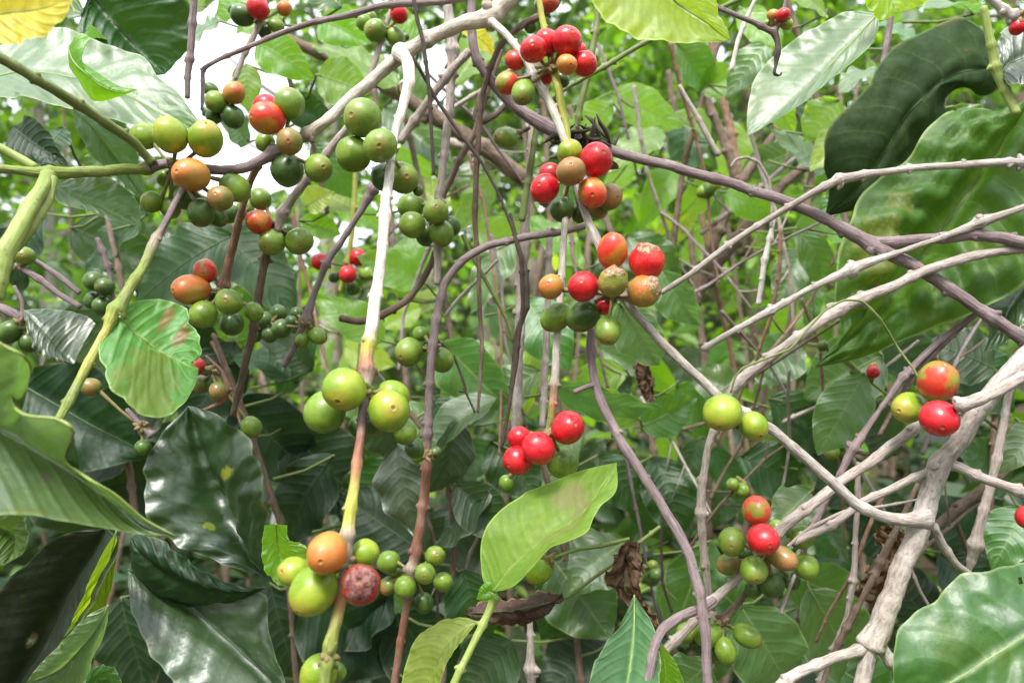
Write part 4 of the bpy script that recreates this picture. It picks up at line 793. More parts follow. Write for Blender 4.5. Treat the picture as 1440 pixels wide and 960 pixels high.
b5t = branch('brown twig carrying a small red berry and green ones under the top edge', [(560, -15, .52, 6), (548, 22, .52, 7), (537, 55, .52, 7), (528, 85, .52, 8), (520, 112, .52, 8)], 'tan', nodes=(2,))
cluster(b5t, (541, 40, .52), [(561, 20, 13, -.008, 'r', (0, -.6)), (512, 32, 12, .004, 'g'), (528, 43, 16, -.004, 'g', (-.3, .2)), (556, 52, 14, .002, 'g', 't'), (520, 25, 10, .01, 'g'), (570, 52, 6, .01, 'd')], 'small bunch with one notched red berry')
b15t = branch('greenish twig with tiny red berries behind the whitish branch', [(500, 235, .62, 6), (498, 290, .62, 8), (494, 335, .62, 8), (488, 370, .62, 7), (478, 410, .62, 6)], 'yellow')
cluster(b15t, (488, 372, .62), [(450, 368, 12, .0, 'r'), (503, 362, 13, .004, 'r'), (489, 386, 13, -.01, 'r', (0, .3)), (516, 384, 12, .0, 'g'), (496, 405, 10, .008, 'd'), (470, 390, 8, .01, 'd')], 'small distant bunch with three red berries')
b6t = branch('dark twig at the top edge with a brownish red berry', [(800, -20, .43, 10), (780, 5, .43, 12), (762, 22, .43, 11), (742, 30, .43, 9), (722, 45, .43, 8), (705, 62, .43, 8), (690, 95, .435, 8), (677, 140, .44, 8), (673, 200, .44, 8), (669, 260, .445, 8), (668, 317, .45, 8), (673, 363, .45, 6), (674, 420, .45, 6), (678, 490, .45, 6), (675, 540, .45, 5), (672, 580, .45, 4)], 'brown', nodes=(1, 6, 11, 13), swell=.35)
cluster(b6t, (765, 14, .43), [(771, 4, 16, -.010, 'dr', (.1, .4)), (746, 38, 9, .004, 'd'), (758, 6, 8, .006, 'b')], 'one brownish red berry over the top edge')
b25c = branch('thin stem with one oval green berry in the middle of the vines', [(745, 180, .46, 5), (732, 186, .46, 5), (722, 190, .46, 4)], 'dark')
cluster(b25c, (726, 188, .46), [(712, 194, 17, -.004, 'g', (-.75, .1), 't')], 'one oval green berry')
b22t = branch('dark twig under the top edge at right, holding tiny red berries and a withered shoot', [(985, -15, .385, 6), (1005, 8, .385, 7), (1035, 22, .385, 7), (1062, 32, .385, 8), (1088, 45, .385, 9), (1100, 22, .385, 5), (1108, -12, .385, 5)], 'purple', nodes=(4,))
cluster(b22t, (1096, 30, .385), [(1088, 22, 9, .0, 'o'), (1101, 21, 10, -.004, 'r'), (1106, 34, 9, .0, 'y'), (1090, 34, 8, .004, 'b'), (1080, 34, 6, .006, 'g')], 'tiny bunch of red and orange berries')
tube('withered_shoot', [(1089, 44, .384, 10), (1092, 60, .383, 8), (1091, 75, .383, 10), (1091, 92, .383, 5), (1089, 104, .383, 6), (1097, 107, .383, 3), (1099, 102, .383, 2)], 'dark', b22t, kink=1.2, wob=.5)
bz = branch('pale twig crossing the top right corner with a red berry below it', [(1375, -15, .38, 11), (1400, 5, .38, 12), (1425, 22, .38, 14), (1470, 30, .38, 13)], 'pale', nodes=(2,))
cluster(bz, (1432, 26, .38), [(1430, 38, 11, .0, 'r'), (1452, 36, 14, .0, 'r')], 'red berries at the top right corner')
b23r = branch('twig at the right edge holding a red berry below the pale side branch', [(1470, 650, .40, 8), (1460, 700, .40, 8), (1456, 740, .40, 6)], 'brown')
cluster(b23r, (1458, 715, .40), [(1444, 726, 16, -.005, 'r', 't')], 'red berry cut by the right edge')
b24r = branch('thin pale stem with a tiny red berry behind the curved tendril', [(1178, 497, .52, 4), (1195, 510, .52, 5), (1215, 530, .52, 5), (1250, 557, .52, 4), (1275, 580, .52, 4)], 'green', nodes=(1,))
cluster(b24r, (1222, 532, .52), [(1228, 523, 9, -.004, 'r'), (1228, 515, 6, .0, 'o'), (1203, 523, 7, .002, 'd'), (1157, 486, 8, .0, 'd')], 'single tiny red berry')
b26l = branch('dark knotted twig with dim olive berries left of the long green shoot', [(136, 335, .50, 7), (144, 352, .50, 8), (152, 375, .50, 8), (157, 400, .50, 7), (160, 430, .50, 6)], 'purple', nodes=(1, 2), swell=.5)
cluster(b26l, (152, 402, .50), [(132, 395, 14, .0, 'd'), (147, 403, 13, -.004, 'd'), (130, 422, 12, .006, 'd'), (143, 430, 13, .0, 'd')], 'four dim olive berries')
b26m = branch('three thin purple sticks crossing at the left edge', [(22, 372, .45, 8), (55, 392, .45, 9), (82, 412, .45, 8), (112, 432, .45, 8)], 'purple')
tube('side_twig', [(48, 366, .46, 7), (80, 386, .46, 8), (112, 412, .46, 8)], 'purple', b26m); tube('side_twig', [(0, 432, .45, 12), (20, 442, .45, 14), (32, 450, .45, 9), (32, 425, .45, 6), (20, 402, .45, 5)], 'purple', b26m)
cluster(b26m, (30, 372, .45), [(35, 360, 14, .0, 'g', (.3, 0)), (15, 352, 9, .0, 'd')], 'green berry'); cluster(b26m, (28, 455, .45), [(13, 467, 17, .0, 'd', 't'), (40, 482, 13, .004, 'd')], 'dim berries near the left edge')
b26n = branch('brown twig under the streaked leaf with dim berries', [(178, 575, .42, 6), (198, 598, .42, 8), (214, 612, .42, 10)], 'purple', nodes=(2,))
cluster(b26n, (200, 600, .42), [(128, 544, 14, .0, 'b'), (201, 629, 11, .0, 'd')], 'two dim brownish berries')
b26o = branch('reddish withered twig right of the streaked leaf', [(290, 500, .46, 4), (312, 520, .46, 5), (320, 545, .46, 9), (312, 565, .46, 8), (290, 575, .46, 4), (270, 582, .46, 3)], 'red', kink=1)
cluster(b26o, (300, 520, .46), [(275, 514, 13, .0, 'dr'), (282, 540, 13, .01, 'b'), (353, 600, 15, .0, 'g'), (300, 540, 14, .012, 'd'), (308, 550, 14, .0, 'b')], 'dark red berry partly behind the streaked leaf')
b27c = branch('pale green twig behind the upturned bright leaf holding one green berry', [(885, 757, .40, 5), (850, 766, .40, 6), (812, 772, .40, 5), (772, 787, .40, 4)], 'dgreen')
cluster(b27c, (770, 788, .40), [(757, 803, 19, .0, 'y')], 'green berry under the bright leaf')

# ---- thin vines, sticks and tendrils (each one its own thing)
def vine(label, pts, mat, name='vine', cat='vine', **kw): return branch(label, pts, mat, cat=cat, name=name, **kw)
vine('very thin dark vine hanging straight from the top just right of the whitish branch', [(579, -20, .40, 6), (586, 25, .40, 6), (596, 65, .40, 6), (604, 130, .40, 6), (607, 190, .40, 5), (610, 245, .40, 4)], 'dark')
vine('thin dark vine slanting across the middle from the pale branch downwards right', [(566, 58, .42, 5), (580, 80, .42, 5), (614, 140, .42, 5), (645, 185, .42, 5), (677, 228, .42, 5), (700, 270, .42, 4), (720, 320, .42, 5), (733, 365, .42, 6), (735, 430, .425, 6), (727, 500, .43, 6), (718, 560, .43, 5), (707, 625, .43, 4)], 'dark', auto=90)
vine('dark crooked stick leaning left between the thin vines', [(705, 70, .47, 8), (688, 118, .47, 9), (668, 185, .47, 9), (645, 228, .47, 9), (623, 275, .47, 8), (605, 310, .47, 7)], 'brown', auto=80)
vine('brown hooked stick curling below the dark diagonal vine', [(716, 140, .475, 7), (700, 160, .475, 8), (680, 172, .475, 8), (668, 168, .475, 8), (676, 130, .475, 7)], 'brown')
vine('stout greenish vertical stem hanging in the middle', [(757, 165, .46, 8), (750, 210, .46, 9), (742, 260, .46, 10), (734, 310, .46, 10)], 'dgreen')
vine('grey vertical stick beside the greenish stem', [(748, 170, .48, 10), (746, 230, .48, 10), (740, 300, .48, 11), (736, 345, .48, 18), (733, 400, .48, 14), (732, 440, .48, 15), (729, 500, .48, 14), (728, 560, .48, 14), (724, 620, .48, 13)], 'tan', nodes=(3, 5), swell=.2)
vine('dark thin twist wound about the grey vertical stick', [(716, 300, .47, 4), (728, 345, .465, 7), (740, 385, .465, 8), (738, 430, .465, 9), (726, 470, .465, 7), (722, 520, .465, 6), (716, 570, .465, 5), (704, 630, .465, 4)], 'dark', kink=1)
vine('straight grey stick left of the pale twig with the bright red bunch', [(773, 320, .49, 9), (771, 400, .49, 9), (768, 480, .49, 9), (766, 545, .49, 9), (763, 600, .49, 9)], 'tan')
vine('grey green stick rising from the red berries to the top', [(842, 5, .47, 9), (838, 45, .47, 9), (828, 100, .47, 9), (816, 150, .47, 9), (806, 205, .47, 9)], 'dgreen', nodes=(0,))
vine('thin green stem rising to the right under the yellow green leaf', [(770, 142, .44, 6), (800, 122, .44, 6), (850, 94, .44, 7), (907, 60, .44, 7), (960, 36, .44, 7), (1050, -5, .44, 6)], 'dgreen', nodes=(2,))
vine('pale thin stick behind the crossing purple branch at top centre', [(632, 155, .55, 6), (680, 125, .55, 6), (620, 175, .55, 6)][:2] + [(720, 98, .55, 6)], 'tan')
vine('fine pale twig behind the grey vertical stick', [(700, 365, .5, 5), (670, 395, .5, 5), (645, 420, .5, 5), (625, 445, .5, 5)], 'tan')
vine('hooked dark tendril right of the round green berries', [(615, 478, .44, 3), (628, 490, .44, 4), (640, 505, .44, 4), (650, 530, .44, 4), (655, 550, .44, 4), (645, 550, .44, 3)], 'dark', name='tendril', cat='tendril')
vine('dark tendril dropping from the hooked one', [(652, 545, .44, 4), (660, 562, .44, 3), (668, 580, .44, 3)], 'dark', name='tendril', cat='tendril')
vine('olive stem slanting between the two dark vines in the middle', [(650, 330, .47, 5), (677, 383, .47, 6), (700, 425, .47, 6), (716, 455, .47, 6), (723, 480, .47, 5)], 'dgreen')
vine('long curved wiry tendril looping over the tan branch at right', [(1028, 552, .396, 3), (1034, 530, .396, 3), (1045, 517, .396, 3), (1070, 507, .396, 3.2), (1110, 491, .396, 3.2), (1127, 473, .396, 3.2), (1160, 437, .396, 3), (1187, 422, .396, 3.2), (1213, 424, .396, 3.4), (1237, 447, .395, 3.4), (1260, 485, .40, 3.2), (1287, 522, .395, 3.2), (1299, 553, .39, 3)], 'dgreen', name='tendril', cat='tendril')
vine('pale hanging twig with buds left of the dead twig', [(1090, 300, .52, 5), (1083, 335, .52, 7), (1076, 365, .52, 8), (1071, 395, .52, 7), (1066, 428, .52, 7)], 'white', nodes=(1, 2, 4), swell=.5)
vine('pale leafless twig with a dark cut end near the top right of centre', [(955, 120, .50, 6), (975, 155, .50, 7), (993, 188, .50, 8), (1010, 218, .50, 9)], 'tan')
vine('small pale arching twig over the brown stems', [(1028, 235, .50, 4), (1034, 225, .50, 4), (1050, 221, .50, 4), (1068, 230, .50, 4), (1082, 255, .50, 4), (1086, 285, .50, 4), (1084, 320, .50, 4)], 'tan')
vine('thin white stick at the top right of centre', [(1066, -10, .50, 5), (1048, 30, .50, 6), (1038, 55, .50, 6), (1028, 100, .50, 6)], 'white')
vine('pinkish stem behind the pale glossy leaf tip', [(1254, 22, .50, 8), (1249, 55, .50, 9), (1243, 90, .50, 9)], 'purple', nodes=(2,))
vine('green stalk dropping between the drooping dark leaf and the corner leaf', [(1383, 10, .40, 10), (1392, 55, .40, 11), (1400, 95, .40, 12), (1415, 130, .398, 12), (1430, 160, .395, 12)], 'green', nodes=(2,), name='leaf_stalk', cat='stalk')
vine('green stalk rising from the bottom to the upturned bright leaf', [(696, 838, .372, 13), (686, 862, .37, 11), (668, 900, .365, 11), (650, 935, .36, 11), (630, 980, .355, 12)], 'green', nodes=(0,), name='leaf_stalk', cat='stalk')
vine('pale straight stick standing at the bottom centre', [(745, 850, .48, 8), (746, 900, .48, 9), (747, 940, .48, 14), (748, 985, .48, 9)], 'tan', nodes=(2,))
vine('dark green wiry twig slanting up right through the dead leaves', [(770, 850, .41, 4), (800, 838, .41, 5), (835, 812, .41, 5), (872, 785, .41, 5), (900, 762, .41, 6), (928, 740, .41, 6)], 'dgreen')
vine('thin arching dark stem among the lower right leaves', [(935, 700, .5, 4), (930, 760, .5, 4), (932, 820, .5, 4), (945, 860, .5, 4)], 'dark')
for a in [
 ('dark slanting trunk rising behind the pale cut twig', [(968, 55, .8, 9), (985, 115, .8, 10), (1008, 175, .8, 12), (1028, 225, .8, 14), (1045, 290, .8, 16), (1050, 360, .8, 16)], 'brown'),
 ('reddish brown stem just right of the dark slanting trunk', [(998, 50, .85, 7), (1010, 110, .85, 9), (1024, 170, .85, 11), (1035, 230, .85, 14), (1040, 300, .85, 14)], 'red'),
 ('brown limb forking up right to the pale leaf', [(1125, 135, .75, 8), (1100, 175, .75, 10), (1070, 215, .75, 12), (1040, 260, .75, 14), (1012, 320, .75, 15), (990, 385, .75, 16), (978, 430, .75, 14)], 'brown'),
 ('thick brown limb slanting below the drooping dark leaf', [(1175, 190, .78, 11), (1140, 225, .78, 12), (1100, 262, .78, 14), (1060, 305, .78, 16), (1020, 355, .78, 18), (988, 400, .78, 19), (965, 440, .78, 15)], 'brown'),
 ('reddish stem standing behind the tan branches right of centre', [(980, 240, .8, 6), (985, 290, .8, 7), (1005, 400, .8, 7), (1025, 480, .8, 7), (1040, 560, .8, 7), (1055, 660, .8, 6), (1060, 720, .8, 6)], 'red'),
 ('dim brown stem low in the shade behind the bunches at lower right', [(1130, 640, .7, 5), (1120, 600, .7, 5), (1085, 520, .7, 5), (1060, 470, .7, 5)], 'brown'),
 ('grey brown limb bending behind the thick pale one at right', [(1310, 745, .55, 12), (1345, 715, .55, 14), (1385, 685, .55, 12), (1440, 640, .55, 11)], 'brown'),
]: branch(a[0], a[1], a[2], auto=70, wob=.2)

# ================================================================ LARGE LEAVES
hero('large glossy wavy leaf reaching in from the lower left edge to a long point', [(-80, 500, -.03), (-20, 478, -.03), (10, 487, -.028), (34, 500, -.026), (40, 525, -.004), (18, 556, -.004), (34, 580, -.024), (82, 588, -.024), (103, 606, -.024), (92, 645, .002), (122, 670, -.014), (165, 695, -.010), (205, 728, -.004), (247, 753)],
     [(-90, 580, .012), (-30, 590, .012), (30, 622, .010), (85, 655, .008), (140, 692, .004), (200, 732, 0), (247, 753)],
     [(-80, 745, -.022), (-20, 726, -.024), (40, 724, -.022), (95, 732, -.018), (145, 744, -.011), (200, 752, -.004), (247, 753)], .27, 'purple', camber=-.10, edge=.004, wavef=3, relief=.25, lateral=6, rim=True, holes=())
hero('dark grey green leaf with a yellow patch standing behind the wavy leaf', [(374, 812, 0), (335, 800, -.006), (270, 775, -.012), (222, 745, -.014), (204, 705, -.012), (203, 660, -.008), (225, 612, 0), (258, 578, .008), (264, 570, .01)],
     [(374, 812, 0), (350, 780, .003), (322, 730, .006), (298, 680, .008), (280, 630, .01), (264, 570, .01)],
     [(374, 812, 0), (378, 770, -.012), (373, 700, -.022), (364, 655, -.022), (345, 615, -.014), (310, 585, -.004), (264, 570, .01)], .43, 'patchy', camber=.06, lateral=6, relief=2.4)
hero('folded very dark leaf lying below the leaf with the yellow patch', [(374, 826, 0), (330, 822, -.002), (280, 800, -.006), (232, 762, -.006), (195, 750, 0), (184, 756, 0)],
     [(374, 826, 0), (330, 832, -.005), (280, 828, -.01), (230, 805, -.01), (195, 775, -.005), (184, 756, 0)],
     [(374, 826, 0), (330, 848, .012), (270, 853, .02), (225, 848, .02), (190, 815, .015), (184, 756, 0)], .425, 'deep', camber=.2, lateral=7, relief=1.5)
hero('broad silvery ribbed leaf at the bottom left', [(180, 800, .008), (181, 830, .002), (194, 885, -.010), (225, 935, -.016), (250, 975, -.02), (300, 1040, -.022), (390, 1100, -.02)],
     [(180, 800, .008), (245, 835, .012), (290, 872, .010), (335, 915, .006), (385, 962, .0), (430, 1040, -.01), (440, 1120, -.02)],
     [(180, 800, .008), (290, 826, .012), (352, 830, .008), (376, 838, .004), (374, 870, .002), (388, 915, -.002), (402, 965, -.006), (440, 1050, -.01), (440, 1120, -.02)], .42, 'silver', camber=.04, lateral=9, relief=2.6, holes=((.30, .50, .035),))
hero('large very dark leaf at the lower left corner with a small round hole', [(150, 742, 0), (80, 755, -.004), (20, 810, -.008), (-40, 880, -.012), (-90, 980, -.012), (-60, 1050, 0)],
     [(150, 742, 0), (120, 790, .01), (85, 850, .012), (50, 920, .012), (10, 980, .01), (-60, 1050, 0)],
     [(150, 742, 0), (168, 760, -.015), (150, 810, -.02), (120, 870, -.02), (75, 940, -.02), (20, 1010, -.01), (-60, 1050, 0)], .40, 'spotted', camber=.08, lateral=9, relief=1.6, holes=((.42, .50, .028),))
hero('narrow yellow green leaf edge standing up over the very dark leaf', [(164, 746, 0), (140, 785, -.004), (118, 835, -.006), (98, 880, -.004), (70, 930, 0), (45, 975, 0)],
     [(164, 746, 0), (152, 795, 0), (134, 840, .001), (112, 885, .002), (84, 930, 0), (45, 975, 0)],
     [(164, 746, 0), (163, 795, .006), (148, 850, .008), (130, 890, .008), (96, 935, .004), (45, 975, 0)], .385, 'lime', camber=.1, lateral=7)
hero('small pale curled leaf at the bottom left corner', [(152, 850, .0), (120, 868, -.004), (85, 905, -.008), (55, 935, -.006), (35, 962, 0)],
     [(152, 850, .0), (138, 880, 0), (112, 915, 0), (82, 945, 0), (35, 962, 0)],
     [(152, 850, .0), (150, 885, .006), (130, 925, .008), (110, 965, .01), (35, 970, .0)], .36, 'mint', camber=.2, lateral=6)
hero('curled green leaf tip cut off by the bottom edge at left', [(120, 970, 0), (124, 945, 0), (140, 935, 0), (162, 940, 0), (175, 970, 0)], [(120, 975, 0), (135, 958, .004), (150, 955, .006), (165, 972, .0)], [(118, 990, 0), (140, 990, -.01), (160, 990, -.01), (175, 985, 0)], .36, 'mid', camber=.2, lateral=5)
hero('curled yellow green leaf cut off by the left edge below the wavy leaf', [(-20, 722, 0), (5, 720, 0), (30, 726, 0), (40, 745, 0), (34, 775, 0), (5, 795, 0)], [(-20, 742, .01), (0, 742, .01), (18, 752, .01), (22, 770, .008), (5, 795, 0)], [(-30, 770, 0), (-10, 785, 0), (-5, 792, 0), (5, 795, 0)], .30, 'under', camber=.25, lateral=6)
hero('round dull grey green leaf behind the long green shoot', [(32, 436, 0), (60, 434, .008), (100, 438, .014), (125, 446, .014), (134, 455, .01)], [(32, 436, 0), (52, 455, -.004), (72, 478, -.004), (92, 500, 0), (104, 512, 0)], [(32, 436, 0), (38, 465, -.008), (52, 495, -.01), (75, 506, -.008), (104, 512, 0)], .44, 'silver', camber=.1, lateral=6)
hero('yellow leaf cut off by the top left corner', [(-40, -40, 0), (20, -60, 0), (90, -40, 0), (106, -5, 0)], [(-60, 30, .005), (0, 20, .005), (60, 10, .003), (106, -5, 0)], [(-60, 70, 0), (-10, 64, 0), (30, 60, 0), (68, 45, 0), (95, 18, 0), (106, -5, 0)], .26, 'yellow', camber=.06, lateral=7)
hero('broad pale glossy leaf with turned up green edge at upper left', [(-30, 90, .012), (30, 50, .022), (90, 40, .026), (145, 62, .024), (170, 70, .022), (200, 78, .02), (225, 110, .016), (250, 130, .01), (283, 175, 0), (290, 192, 0)],
     [(-30, 110, .0), (40, 98, .005), (110, 108, .008), (170, 128, .006), (230, 158, .002), (290, 192, 0)],
     [(-30, 140, -.018), (30, 135, -.018), (90, 150, -.016), (150, 165, -.012), (205, 178, -.008), (250, 190, -.004), (290, 192, 0)], .40, 'mint', camber=-.04, lateral=8, edge=.03)
hero('folded bright green leaf edge over the pale leaf at upper left', [(96, 66, 0), (112, 48, 0), (126, 56, 0), (112, 82, 0), (140, 105, 0), (170, 122, 0), (193, 126, 0)], [(96, 66, 0), (102, 85, -.002), (115, 100, -.004), (140, 120, -.004), (168, 130, -.002), (193, 126, 0)], [(96, 66, 0), (98, 92, .004), (112, 115, .006), (130, 142, .006), (155, 140, .004), (175, 134, .002), (193, 126, 0)], .375, 'bright', camber=.15, lateral=6)
hero('pale green leaf hanging down behind the olive stem at upper left', [(100, 150, .01), (130, 150, .01), (160, 160, .0), (185, 190, -.005), (195, 225, 0), (208, 290, 0)], [(100, 150, .01), (125, 175, .004), (150, 205, 0), (180, 245, 0), (208, 290, 0)], [(100, 150, .01), (110, 185, .0), (130, 220, -.005), (165, 250, -.005), (208, 290, 0)], .43, 'mint', camber=.1, lateral=6)
hero('green leaf with curled pale rim below the green forked stems', [(70, 258, 0), (105, 252, .01), (150, 250, .014), (180, 268, .01), (196, 290, .006), (198, 318, 0)], [(70, 258, 0), (100, 275, .0), (135, 290, 0), (170, 305, 0), (198, 318, 0)], [(70, 258, 0), (85, 285, -.01), (120, 296, -.012), (160, 312, -.008), (198, 318, 0)], .42, 'mid', camber=.1, lateral=6)
hero('large drooping dark green leaf hanging behind the top left twigs', [(130, 5, 0), (110, 40, -.01), (140, 90, -.014), (190, 108, -.01), (232, 105, 0)], [(120, -20, 0), (150, 20, .005), (185, 60, .006), (232, 105, 0)], [(150, -30, 0), (215, -20, -.01), (265, 5, -.01), (272, 50, -.006), (252, 85, 0), (232, 105, 0)], .46, 'dark', camber=.12, lateral=8)
hero('yellow green leaf with a smooth round lobe cut off by the top edge', [(795, -50, .0), (822, -10, -.004), (850, 25, -.006), (885, 48, -.008), (935, 58, -.008), (985, 60, -.004), (1028, 58, 0)], [(850, -70, .01), (900, -35, .01), (950, 0, .008), (995, 32, .004), (1028, 58, 0)], [(920, -100, 0), (975, -60, 0), (1000, -20, 0), (1010, 15, 0), (1022, 40, 0), (1028, 58, 0)], .33, 'lime', camber=.06, lateral=9, relief=.8)
hero('yellow green leaf base at the top edge above the pale glossy leaf', [(1205, -40, 0), (1215, 0, 0), (1238, 28, 0), (1262, 18, 0)], [(1240, -50, 0), (1250, -15, 0), (1258, 8, 0), (1262, 18, 0)], [(1300, -50, 0), (1330, -25, 0), (1300, 5, 0), (1262, 18, 0)], .40, 'lime', camber=.05, lateral=7)
hero('long pale glossy leaf hanging at the top right of centre', [(1235, 20, .0), (1195, 16, .010), (1150, 38, .018), (1105, 66, .022), (1068, 100, .022), (1053, 140, .014), (1050, 192, 0)], [(1235, 20, .0), (1205, 52, .0), (1165, 95, .0), (1120, 138, .0), (1080, 170, 0), (1050, 192, 0)], [(1235, 20, .0), (1233, 48, -.008), (1205, 82, -.014), (1160, 120, -.015), (1115, 155, -.012), (1080, 178, -.006), (1050, 192, 0)], .42, 'mint', camber=-.03, lateral=8, relief=.8)
hero('large drooping dark green leaf at upper right', [(1398, 96, 0), (1384, 45, .004), (1350, 26, .006), (1310, 40, .004), (1252, 72, 0), (1216, 126, -.004), (1168, 176, -.005), (1158, 225, -.004), (1166, 265, 0), (1160, 305, 0)],
     [(1398, 96, 0), (1355, 100, -.006), (1322, 120, -.010), (1285, 155, -.012), (1255, 205, -.010), (1215, 262, -.006), (1160, 305, 0)],
     [(1398, 96, 0), (1408, 118, .004), (1385, 134, .006), (1352, 122, .004), (1330, 140, .006), (1332, 175, .008), (1300, 200, .008), (1280, 235, .006), (1235, 285, .003), (1160, 305, 0)], .475, 'shade', camber=.02, lateral=9, relief=3.2, edge=.03)
hero('big pale ribbed leaf hanging at the right edge behind the purple fork', [(1450, 140, .0), (1400, 157, .01), (1345, 155, .015), (1300, 185, .015), (1272, 225, .012), (1215, 268, .008), (1196, 310, .004), (1180, 360, .0), (1174, 420, 0), (1182, 470, 0), (1145, 517, 0)],
     [(1450, 140, .0), (1408, 190, .0), (1368, 255, .0), (1328, 310, .0), (1285, 370, .0), (1240, 430, .0), (1145, 517, 0)],
     [(1450, 140, .0), (1520, 200, -.02), (1520, 300, -.03), (1450, 390, -.03), (1370, 440, -.024), (1300, 466, -.018), (1220, 500, -.008), (1145, 517, 0)], .445, 'ribbed', camber=.04, lateral=12, relief=5.5, edge=.012, nv=84, nu=24, ribw=.0012)
hero('pale bluish leaf cut off by the right edge beside the broad ribbed one', [(1480, 340, .02), (1430, 358, .015), (1390, 380, .008), (1370, 402, .004), (1385, 425, 0), (1390, 470, 0), (1383, 495, 0)], [(1490, 380, .0), (1450, 400, 0), (1425, 430, 0), (1405, 465, 0), (1383, 495, 0)], [(1500, 430, -.03), (1470, 450, -.02), (1435, 460, -.015), (1410, 485, -.006), (1383, 495, 0)], .43, 'silver', camber=.04, lateral=7)
hero('grey green leaf in the top right corner below the pale twig', [(1404, 108, 0), (1402, 70, .005), (1412, 40, .008), (1450, 30, .01), (1490, 50, .01)], [(1404, 108, 0), (1420, 88, .0), (1450, 75, 0), (1490, 60, .0)], [(1404, 108, 0), (1425, 118, -.01), (1460, 115, -.012), (1490, 90, 0)], .40, 'silver', camber=.08, lateral=6)
hero('large green leaf with a hole at the bottom right corner', [(1560, 860, .02), (1500, 800, .022), (1440, 795, .024), (1400, 798, .022), (1350, 812, .02), (1325, 832, .018), (1290, 860, .014), (1262, 893, .008), (1256, 930, .0), (1262, 1000, 0)],
     [(1560, 860, .0), (1500, 872, .0), (1440, 893, .0), (1390, 922, .0), (1330, 962, 0), (1262, 1000, 0)],
     [(1560, 860, .0), (1540, 930, -.02), (1480, 985, -.025), (1400, 1020, -.025), (1320, 1020, -.012), (1262, 1000, 0)], .345, 'mid', camber=.03, lateral=8, relief=1.8, holes=((.74, .36, .06), (.12, .34, .02)))
hero('pointed pale bluish leaf standing up at the bottom centre', [(892, 836, .02), (872, 878, .0), (845, 915, -.02), (830, 950, -.035), (815, 1020, -.06)], [(892, 836, .02), (892, 870, .01), (890, 905, -.002), (885, 945, -.015), (870, 1020, -.04)], [(892, 836, .02), (915, 872, .0), (925, 905, -.012), (928, 945, -.025), (925, 1020, -.05)], .36, 'sheen', camber=-.12, lateral=7)
hero('narrow green leaf behind the arching purple twig at the bottom', [(925, 905, 0), (918, 935, 0), (910, 985, 0)], [(928, 900, 0), (935, 935, .003), (938, 985, .004)], [(932, 905, 0), (955, 940, -.004), (968, 985, -.006)], .39, 'bright', camber=.1, lateral=5)
hero('bright green leaf blushed brown with its pointed tip turned up right of centre bottom', [(694, 832, 0), (678, 810, .006), (683, 745, .014), (735, 697, .024), (800, 668, .028), (840, 655, .02), (867, 650, .01)],
     [(694, 832, 0), (718, 800, -.002), (755, 765, -.002), (795, 738, 0), (830, 705, .002), (867, 650, .01)],
     [(694, 832, 0), (722, 823, -.01), (757, 790, -.016), (778, 768, -.018), (822, 748, -.016), (842, 715, -.01), (866, 690, -.002), (867, 650, .01)], .36, 'blush', camber=-.05, lateral=9, relief=1.2, edge=.012)
hero('small bright leaf base curling beside the green stalk', [(694, 832, 0), (688, 818, 0), (676, 825, 0), (670, 842, 0)], [(694, 835, 0), (686, 832, 0), (678, 836, 0), (670, 842, 0)], [(694, 838, 0), (690, 842, 0), (680, 845, 0), (670, 842, 0)], .355, 'bright', camber=.2, lateral=4, veins=0)
hero('folded yellow green leaf cut off by the bottom edge left of the green stalk', [(673, 873, 0), (650, 868, .004), (622, 872, .01), (588, 895, .014), (572, 925, .014), (562, 975, .01)], [(673, 873, 0), (645, 890, -.004), (625, 908, -.006), (610, 940, -.006), (590, 985, 0)], [(673, 873, 0), (655, 895, -.012), (640, 915, -.014), (622, 945, -.014), (612, 990, -.01)], .385, 'lime', camber=-.15, lateral=7)
hero('bright green leaf with a bite missing behind the orange berry at lower left', [(372, 738, 0), (368, 770, 0), (372, 800, 0), (392, 822, 0), (415, 826, 0)], [(388, 736, 0), (390, 765, .004), (398, 795, .005), (415, 826, 0)], [(404, 738, 0), (406, 758, .0), (430, 768, .0), (436, 790, 0), (430, 812, 0), (415, 826, 0)], .36, 'bright', camber=.08, lateral=5)
hero('torn brown dead leaf hanging right of the bright upturned leaf', [(872, 765, 0), (862, 790, 0), (850, 815, .004), (868, 838, 0), (888, 858, 0), (905, 878, 0)], [(890, 758, .003), (885, 790, .006), (882, 820, 0), (895, 850, 0), (922, 882, 0)], [(900, 762, 0), (902, 795, -.006), (900, 830, -.006), (912, 852, 0), (928, 880, 0)], .39, dried, name='dead_leaf', camber=.35, edge=.12, lateral=6, relief=.6, crumple=.28, rib=rib_dark)
hero('crumpled brown dead leaf lying under the bright upturned leaf', [(655, 862, 0), (690, 845, .01), (730, 838, .015), (765, 828, .01), (792, 838, 0)], [(655, 862, 0), (695, 860, -.004), (735, 856, -.006), (765, 850, -.004), (792, 838, 0)], [(655, 862, 0), (700, 878, .004), (745, 872, .006), (772, 862, .004), (792, 838, 0)], .40, dried, name='dead_leaf', camber=.3, edge=.12, lateral=6, relief=.6, crumple=.28, rib=rib_dark)
hero('brown dead leaf hanging behind the thick pale limb', [(1230, 745, 0), (1238, 775, 0), (1222, 800, 0), (1200, 835, 0)], [(1245, 735, .004), (1255, 780, .005), (1245, 815, .004), (1225, 850, 0)], [(1268, 740, 0), (1282, 790, 0), (1268, 830, 0), (1225, 860, 0)], .47, dried, name='dead_leaf', camber=.3, edge=.1, lateral=5, relief=.6, crumple=.28, rib=rib_dark)
